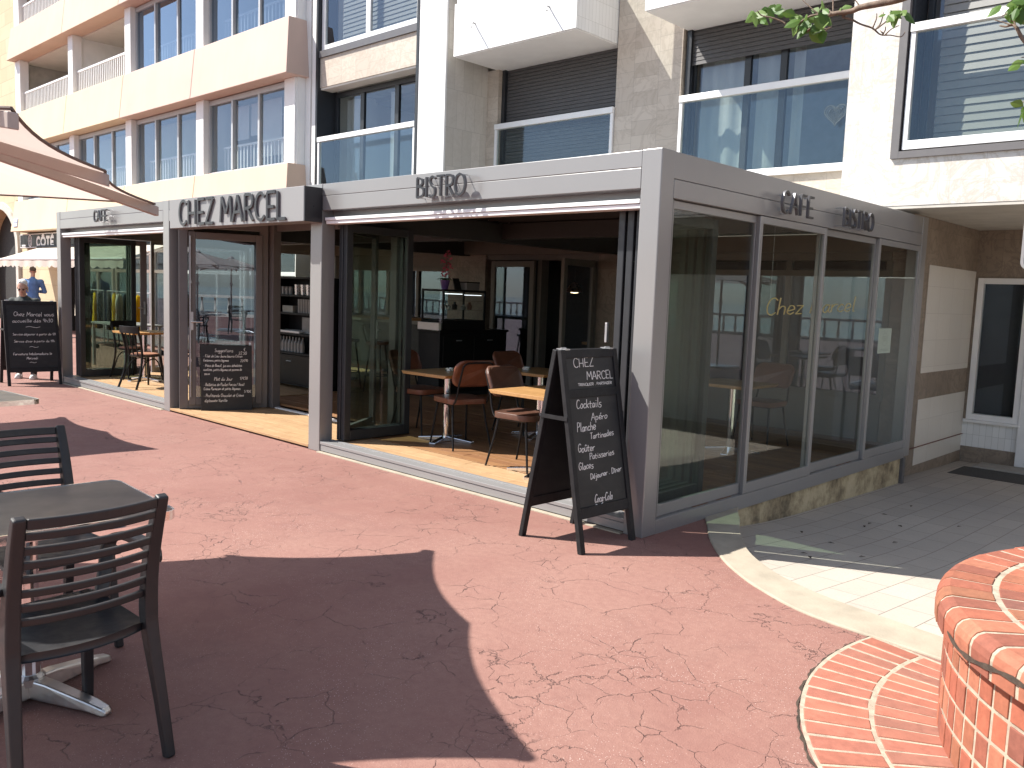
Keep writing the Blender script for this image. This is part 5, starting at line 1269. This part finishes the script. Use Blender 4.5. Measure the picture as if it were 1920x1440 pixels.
# counter, display case and what stands on it
ct = thing('counter','black service counter at the back of the cafe','counter',(-5.76,3.27,FZ))
MB().box(-.46,0,0,1.34,.06,.92).build('body', M['black'], ct, bevel=.006); MB().box(-.48,.02,-.02,1.36,.921,.955).build('counter_top', M['blackwood'], ct, bevel=.004); MB().box(-.43,-.03,.03,1.31,0,.059).build('plinth', M['dark'], ct)
MB().box(.001,.012,.06,.62,.12,.86).box(.001,.012,.66,1.28,.12,.86).build('door_panel', M['blackwood'], ct, bevel=.003); MB().box(.013,.03,.30,.40,.80,.815).box(.013,.03,.92,1.02,.80,.815).build('handle', M['steel'], ct)
dc = thing('display_case','black framed glass display case on the counter','display case',(-5.76,3.31,FZ+.956))
mb = MB(); zt = .54
for x in (-.46,-.015): 
    for y in (0,.80): mb.box(x,x+.025,y,y+.025,0,zt)
mb.box(-.46,.01,0,.825,zt,zt+.03).box(-.46,.01,0,.825,0,.14); mb.build('frame', M['black'], dc, bevel=.003)
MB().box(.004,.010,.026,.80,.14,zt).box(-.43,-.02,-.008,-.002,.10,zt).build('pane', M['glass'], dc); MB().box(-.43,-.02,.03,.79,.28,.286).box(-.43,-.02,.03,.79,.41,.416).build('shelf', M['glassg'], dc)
e = NT('case_light'); em = e.n('Emission'); em.inputs[0].default_value = (.9,.95,1,1); em.inputs[1].default_value = 1.2; e.l(em.outputs[0], e.out.inputs[0])
MB().box(-.05,-.035,.05,.40,.505,.515).box(-.05,-.035,.45,.78,.495,.503).build('light_strip', e.m, dc)
MB().box(-.46,-.01,-.06,-.012,-.02,.10).build('price_panel', M['paper'], dc, bevel=.002)
for i,(y,h,k) in enumerate(((.12,.10,'board'),(.22,.08,'paper'),(.35,.11,'board'),(.52,.07,'tin'),(.64,.11,'board'))): tag(MB().lathe([(.035,0),(.04,h*.6),(.018,h*.75),(.018,h),(.0001,h)],(0,0,0),12).build('jar', M[['bottle','tin','black','bottle','leather'][i]], None, (-5.9,3.31+y,FZ+.956+.287)),('pale','tin','black','small clear','brown')[i]+' jar standing inside the glass display case','jar','jars in the display case')
oc = thing('potted_orchid','pink orchid in a purple pot on the display case','plant',(-6.03,3.58,FZ+1.527))
MB().lathe([(.045,0),(.07,.13),(.062,.13),(.05,.10),(.0001,.10)],(0,0,0),16).build('pot', M['purple'], oc)
mb = MB(); rr_ = random.Random(5)
for k in range(9):
    a = k*.75; mb.add([(0,0,.11),(.08*cos(a)-.02*sin(a),.08*sin(a)+.02*cos(a),.16),(.15*cos(a),.15*sin(a),.12),(.08*cos(a)+.02*sin(a),.08*sin(a)-.02*cos(a),.16)],[(0,1,2,3)])
mb.tube(catmull([(0,0,.1),(.01,.01,.3),(.03,0,.46),(.06,-.02,.55)],4),.004,5); mb.build('foliage', M['stem'], oc)
mb = MB()
for k in range(70):
    z = .16+.38*k/70; c = Vector((.02+rr_.uniform(-.055,.055),rr_.uniform(-.055,.055),z)); d = Vector((rr_.uniform(-1,1),rr_.uniform(-1,1),rr_.uniform(-.6,1))).normalized(); s = d.orthogonal().normalized()
    mb.add([c,c+d*.024+s*.016,c+d*.045,c+d*.024-s*.016],[(0,1,2,3)])
mb.build('petals', M['petal'], oc)
bxo = thing('carton','pale grey box lying on top of the display case','box',(-5.82,3.86,FZ+1.527)); MB().box(-.09,.08,-.13,.13,0,.10).build('body', M['alul'], bxo, bevel=.003); MB().box(-.095,.085,-.135,.135,.1005,.118).build('lid', M['black'], bxo, bevel=.003)
mc_ = tag(MB().hexa([(-.01,-.06,0),(.01,-.06,0),(.01,.06,0),(-.01,.06,0)],[(-.06,-.06,.16),(-.05,-.06,.16),(-.05,.06,.16),(-.06,.06,.16)]).build('menu_card', M['board'], None, (-5.84,3.66,FZ+1.528)), 'small dark menu card propped beside the orchid','card')
# bar table and stools on the left rear
bt = thing('bar_table','long dark high bar table by the rear windows','table',(-7.6,3.5,FZ))
MB().box(-.95,1.05,-.3,.3,1.05,1.09).build('table_top', M['tablewood'], bt, bevel=.004)
for x in (-.75,.85): MB().box(x-.04,x+.04,-.25,.25,.0,.03).box(x-.035,x+.035,-.035,.035,.03,1.05).build('leg', M['black'], bt)
def stool(label,loc,rz=0,group='black bar stools at the high table'):
    r = thing('bar_stool',label,'stool',loc,rz,group); MB().lathe([(.16,.70),(.17,.715),(.165,.74),(.0001,.745)],(0,0,0),18).build('seat', M['leather'], r)
    for k in range(4):
        a = pi/4+pi/2*k; MB().tube([(.11*cos(a),.11*sin(a),.70),(.2*cos(a),.2*sin(a),0)],.013,8).build('leg', M['black'], r)
    MB().tube([(.17*cos(2*pi*k/16),.17*sin(2*pi*k/16),.25) for k in range(16)],.009,6,closed=True).build('foot_ring', M['black'], r)
    mb = MB(); mb.tube(catmull([(-.1,-.15,.72),(-.17,-.14,.95),(-.19,0,.97),(-.17,.14,.95),(-.1,.15,.72)],5),.012,8); mb.build('backrest', M['black'], r); return r
s1 = stool('black bar stool at the right end of the high table',(-6.75,2.95,FZ),1.4)
copy_tree(s1,None,(-7.4,2.9,FZ),1.6,'second black bar stool in front of the high table'); copy_tree(s1,None,(-8.1,2.95,FZ),1.5,'farthest black bar stool in front of the high table')
# shelf unit seen through the entrance
su = thing('shelf_unit','tall black shelf unit with glasses and linen inside the entrance','shelf',(-7.85,2.15,FZ))
mb = MB(); mb.box(-.56,-.53,0,.38,0,1.62).box(.70,.73,0,.38,0,1.62).box(-.56,.73,.35,.38,0,1.62); mb.build('side_panel', M['black'], su)
for z in (.05,.50,.78,1.08,1.34,1.60): MB().box(-.529,.699,.0,.349,z,z+.025).build('shelf', M['black'], su)
MB().box(-.52,.68,-.01,.005,.08,.49).build('door_panel', M['blackwood'], su); MB().tube([(.0,-.02,.40),(.12,-.02,.40)],.006,6).build('handle', M['steel'], su)
k = 0
def shelfthing(nm,mat,prof,x,y,z,label,cat,group=None):
    return tag(MB().lathe(prof,(0,0,0),12).build(nm, M[mat], None, (-7.85+x,2.15+y,FZ+z)), label, cat, group)
for x in (-.40,-.30,-.2,-.1): shelfthing('jar','bottle',[(.035,0),(.038,.10),(.03,.12),(.0001,.12)],x,.12,1.367,'pale glass jar in the row left on the entrance shelf','jar','pale jars on the entrance shelf')
for x in (.08,.24,.38): shelfthing('tin_cup','tin',[(.05,0),(.058,.15),(.05,.15),(.045,.01),(.0001,.01)],x,.12,1.367,'shiny tin cup in the row right on the entrance shelf','cup','tin cups on the entrance shelf')
for i in range(7): shelfthing('drinking_glass','bottle',[(.028,0),(.032,.20),(.028,.2),(.026,.01),(.0001,.01)],.16+.066*i,.10,1.107,'tall pale glass in the upper row inside the entrance','glass','tall glasses on the entrance shelf')
for i in range(8): shelfthing('bottle','bottle',[(.036,0),(.036,.13),(.014,.18),(.014,.22),(.0001,.22)],-.35+.085*i,.10,.527,'pale bottle in the lower row inside the entrance','bottle','bottles on the entrance shelf')
tag(MB().box(0,.28,0,.2,0,.10).build('carton', M['bottle'], None, (-8.05,2.18,FZ+1.107), bevel=.005), 'small cream carton beside the tall glasses inside the entrance','box')
tag(MB().box(0,.62,0,.26,0,.035).build('napkin_stack', M['paper'], None, (-8.2,2.17,FZ+.807), bevel=.012), 'folded white linen pile on the middle entrance shelf','linen')
tag(MB().box(0,.26,0,.05,0,.24).build('paper_pad', M['bottle'], None, (-7.65,2.26,FZ+.807), bevel=.005), 'pale upright pad on the middle entrance shelf','pad')
# pendant lamp, ceiling spots, white jug on a bar ledge
pd = thing('pendant_lamp','small copper pendant lamp glowing in the dark bar doorway','lamp',(-5.95,6.4,1.66))
MB().lathe([(.14,0),(.12,.07),(.05,.15),(.02,.17),(.0001,.17)],(0,0,0),18).build('lamp_shade', M['copper'], pd); MB().tube([(0,0,.17),(0,0,.75)],.006,6).build('cord', M['black'], pd)
e2 = NT('bulb_glow'); em = e2.n('Emission'); em.inputs[0].default_value = (1,.75,.45,1); em.inputs[1].default_value = 2.5; e2.l(em.outputs[0], e2.out.inputs[0]); MB().ellipsoid((0,0,.0),(.07,.07,.018),12,6).build('bulb', e2.m, pd)
bl = tag(MB().box(-.55,.05,-.2,.2,0,.04).build('bar_ledge', M['tablewood'], None, (-4.35,5.55,FZ+.78)), 'wooden ledge just inside the dark bar doorway','ledge')
tag(MB().lathe([(.05,0),(.035,.12),(.03,.2),(.045,.28),(.0001,.28)],(0,0,0),14).build('jug', M['paper'], None, (-4.6,5.55,FZ+.822)), 'white jug on the wooden ledge in the bar doorway','jug')

# ================================================================== CLOTHES RACKS BY THE SHOP
def rack(label,loc,L):
    r = thing('clothes_rack',label,'clothes rack',loc,0,'clothes racks in front of the shop')
    MB().tube([(0,0,1.32),(L,0,1.32)],.015,8).build('rail', M['steel'], r)
    for x in (0,L): 
        MB().tube([(x,0,.12),(x,0,1.32)],.014,8).build('upright', M['steel'], r); b = MB().tube([(x,-.25,.11),(x,.25,.11)],.014,8).build('foot', M['steel'], r)
        for y in (-.25,.25): MB().lathe([(.02,-.05),(.05,-.03),(.05,.03),(.02,.05)],(0,0,0),12).build('castor', M['black'], b, (x,y,.05),(0,pi/2,0))
    return r
rack('steel clothes rack with pale shirts, seen through the left glass',(-19.4,3.3,0),1.75); rack('steel clothes rack with yellow garments, near the shop window',(-17.3,3.25,0),2.3)
def garment(mat,label,x,y,h=.75,w_=.42,cat='garment'):
    mb = MB(); n = 12; P = []
    for i in range(7):
        t = i/6; z = 1.28-h*t
        for k in range(n):
            a = 2*pi*k/n; rx = (.10+.9*min(1,t*4))*.5*w_*(1+.12*t); ry = .028+.030*t+.012*sin(a*5+i)
            P.append((ry*cos(a)*(.4+.6*min(1,t*5)), rx*sin(a), z))
    fs = [(i*n+k,i*n+(k+1)%n,(i+1)*n+(k+1)%n,(i+1)*n+k) for i in range(6) for k in range(n)]+[tuple(reversed(range(n)))]
    mb.add(P,fs)
    for s in (-1,1): mb.tube([(0,s*.12,1.24),(.01,s*.21,1.08),(.015,s*.235,.84)],[.03,.035,.03],8)
    o = mb.build('garment', M[mat], None, (x,y,0), (0,0,random.uniform(.9,1.45)), smooth=True); tag(o,label,cat,'garments hanging on the racks'); return o
for i,(x,m_) in enumerate(((-19.3,'cream_cloth'),(-19.05,'cream_cloth'),(-18.75,'cream_cloth'),(-18.5,'navy'),(-18.2,'yellow'),(-17.9,'navy'))): garment(m_,('cream shirt, first on the left rack','cream shirt, second on the left rack','cream shirt, third on the left rack','dark garment between the cream shirts and the yellow one','yellow coat on the left rack','dark garment at the right end of the left rack')[i],x,3.3,.62 if m_ == 'cream_cloth' else .85)
for i,(x,m_) in enumerate(((-17.2,'navy'),(-16.9,'yellow'),(-16.65,'cream_cloth'),(-16.3,'navy'),(-15.95,'yellow'),(-15.65,'yellow'),(-15.35,'navy'))): garment(m_,('dark garment, first on the right rack','yellow coat left of the cream garment on the right rack','cream garment among yellow coats on the right rack','dark garment in the middle of the right rack','yellow coat right of the middle on the right rack','yellow coat near the right end of the right rack','dark garment at the right end of the right rack')[i],x,3.25,.85)
dt = thing('display_table','thin steel legged table standing outside the left bay','table',(-12.6,1.75,0)); MB().box(-.75,.75,-.35,.35,.78,.81).build('table_top', M['alul'], dt, bevel=.003)
for x in (-.7,.7):
    for y in (-.3,.3): MB().box(x-.022,x+.022,y-.022,y+.022,0,.779).build('leg', M['steel'], dt)

# ================================================================== PEOPLE
def person(label, loc, rz, H, J, hair, tops, look=(0,0,0), glasses=False):
    """one continuous body (remeshed union of tapered limbs and a shaped head); clothing and hair are children. x right, y forward"""
    r = thing('person', label, 'person', loc, rz); k = H/1.75
    def S(p): return Vector(p)*k
    def cap(mb, A, ra, B, rb, n=12):
        A,B = S(A),S(B); mb.tube([A,A.lerp(B,.5),B],[ra*k,(ra+rb)/2*k,rb*k],n); mb.ellipsoid(A,(ra*k,)*3,n,8); mb.ellipsoid(B,(rb*k,)*3,n,8)
    def finish(mb,name,mat,par,vox):
        o = mb.build(name,mat,par,smooth=True); md = o.modifiers.new('union','REMESH'); md.mode = 'VOXEL'; md.voxel_size = vox; md.use_smooth_shade = True
        s_ = o.modifiers.new('soft','SMOOTH'); s_.factor = .5; s_.iterations = 3; return o
    mb = MB()
    cap(mb,(0,.0,.95),.135,(0,.01,1.10),.12); cap(mb,(0,.01,1.10),.12,J['chest'],.15); cap(mb,J['chest'],.10,J['neck'],.055); cap(mb,J['neck'],.055,J['head'],.055)
    hx = S(J['head'])+Vector((0,.012,.06))*k; Rh = Euler(look).to_matrix()
    h = MB(); 
    def he(c,rad,n=14,m=10): h.ellipsoid(Vector(c)*k,[q*k for q in rad],n,m)
    he((0,-.012,.055),(.075,.092,.085),18,14); he((0,.022,.0),(.062,.068,.085),16,12); he((0,.045,-.062),(.034,.034,.028)); he((0,.098,.0),(.011,.018,.024)); he((0,.088,.022),(.009,.014,.03))
    for s in (-1,1): he((s*.076,-.005,.012),(.010,.020,.030)); he((s*.035,.066,-.005),(.022,.02,.018)); he((s*.028,.076,.043),(.025,.014,.010)); cap_ = None
    he((0,.083,-.036),(.024,.010,.007)); he((0,.081,-.047),(.02,.010,.008))
    hv = [Rh@p+hx for p in h.v]; mb.add(hv,h.f)
    for s,nm in ((-1,'l'),(1,'r')):
        sh,el,wr = J['sh'+nm],J['el'+nm],J['wr'+nm]; cap(mb,J['chest'],.09,sh,.062); cap(mb,sh,.055,el,.042); cap(mb,el,.042,wr,.028)
        d = (Vector(wr)-Vector(el)).normalized(); q = d.cross(Vector((0,0,1))).normalized(); P0 = Vector(wr)+d*.04; cap(mb,wr,.028,tuple(P0+d*.03),.034)
        for i,l in enumerate((.075,.085,.08,.062)):
            a = P0+d*.05+q*(.030-.02*i); b = a+d*l*.5-Vector((0,0,.008)); c = b+d*l*.35-Vector((0,0,.028)); cap(mb,tuple(a),.0095,tuple(b),.0088,8); cap(mb,tuple(b),.0088,tuple(c),.0078,8)
        a = P0+q*.032*(1); b = a+q*.03+d*.03; cap(mb,tuple(a),.012,tuple(b),.010,8); cap(mb,tuple(b),.010,tuple(b+d*.03),.009,8)
        hp,kn,an = (s*.095,0,.93),J['kn'+nm],J['an'+nm]; cap(mb,hp,.085,kn,.055); cap(mb,kn,.055,an,.036); cap(mb,an,.036,(an[0],an[1]+.13,.035),.03)
    body = finish(mb,'body',M['skin'],r,.0075)
    top,bot,shoe = tops
    t = MB(); cap(t,(0,.0,.93),.155,(0,.01,1.10),.142); cap(t,(0,.01,1.10),.142,J['chest'],.17); cap(t,J['chest'],.125,J['neck'],.066)
    for nm in 'lr': cap(t,J['chest'],.11,J['sh'+nm],.078); cap(t,J['sh'+nm],.072,J['el'+nm],.056); cap(t,J['el'+nm],.056,tuple(Vector(J['el'+nm]).lerp(Vector(J['wr'+nm]),.9)),.042)
    finish(t,'pullover' if top == 'blue' else 'jacket',M[top],r,.013)
    t = MB(); cap(t,(0,.0,.90),.150,(0,.0,1.0),.146)
    for s,nm in ((-1,'l'),(1,'r')): cap(t,(s*.092,0,.92),.100,J['kn'+nm],.072); cap(t,J['kn'+nm],.072,tuple(Vector(J['an'+nm])+Vector((0,0,.02))),.056)
    finish(t,'trousers',M[bot],r,.013)
    for nm in 'lr':
        a = J['an'+nm]; t = MB(); cap(t,(a[0],a[1]-.035,.05),.048,(a[0],a[1]+.14,.042),.042); t.box((a[0]-.045)*k,(a[0]+.045)*k,(a[1]-.08)*k,(a[1]+.185)*k,0,.03*k); finish(t,'shoe',M[shoe],r,.01)
    hm = MB(); hh = MB()
    rnd2 = random.Random(2)
    hh.ellipsoid(Vector((0,-.032,.075))*k,[q*k for q in (.084,.094,.082)],18,12)
    if hair[1] > 0:
        for i in range(46):
            a = rnd2.uniform(-2.7,2.7)-pi/2; z = rnd2.uniform(-.06,.13); q = .070*(1-max(0,z-.06)*5); c = Vector((cos(a)*q,-.022+sin(a)*q*1.08,z))*k
            if sin(a) > .35 and z < .075: continue
            hh.ellipsoid(c,[.022*k,.022*k,.03*k],8,6)
    hv = [Rh@p+hx for p in hh.v]; hm.add(hv,hh.f); o = finish(hm,'hair',M[hair[0]],r,.009)
    if hair[1] == 0: pass
    e_ = MB()
    for s in (-1,1): 
        g_ = MB(); g_.ellipsoid(Vector((s*.032,.086,.012))*k,[(.020 if glasses else .011)*k,.007*k,(.014 if glasses else .007)*k],10,6); e_.add([Rh@p+hx for p in g_.v],g_.f)
    if glasses:
        g_ = MB(); g_.tube([Vector((-.075,.0,.015))*k,Vector((-.055,.075,.014))*k,Vector((0,.098,.014))*k,Vector((.055,.075,.014))*k,Vector((.075,.0,.015))*k],.003*k,6); e_.add([Rh@p+hx for p in g_.v],g_.f)
    e_.build('glasses' if glasses else 'eyes', M['lens'], r)
    g_ = MB(); g_.ellipsoid(Vector((0,.0915,-.041))*k,[.022*k,.006*k,.006*k],10,6); m_ = MB(); m_.add([Rh@p+hx for p in g_.v],g_.f); m_.build('lips', M['lip'], r)
    return r
person('person seen from behind in blue pullover and jeans under the shop awning',(-23.5,3.6,0),radians(66),1.80,
 dict(chest=(0,.03,1.34),neck=(0,.045,1.49),head=(0,.075,1.60),shl=(-.20,.02,1.40),shr=(.20,.02,1.40),ell=(-.29,.03,1.13),elr=(.29,.03,1.13),wrl=(-.10,.26,1.10),wrr=(.10,.27,1.13),knl=(-.10,.03,.50),knr=(.10,.03,.50),anl=(-.11,-.02,.08),anr=(.12,.0,.08)),
 ('hairg',0),('blue','jeans','shoe'),(radians(-14),0,.1))
person('person with white hair and dark glasses standing behind the opening hours board',(-11.47,-.25,0),radians(-118),1.53,
 dict(chest=(0,.06,1.32),neck=(0,.11,1.46),head=(0,.16,1.545),shl=(-.18,.06,1.37),shr=(.18,.06,1.37),ell=(-.24,.06,1.09),elr=(.24,.06,1.09),wrl=(-.12,.28,1.02),wrr=(.12,.28,1.02),knl=(-.10,.05,.50),knr=(.10,.02,.50),anl=(-.12,.02,.08),anr=(.14,-.12,.08)),
 ('hairw',1),('jacket','trouser','shoe'),(radians(-22),0,0),True)
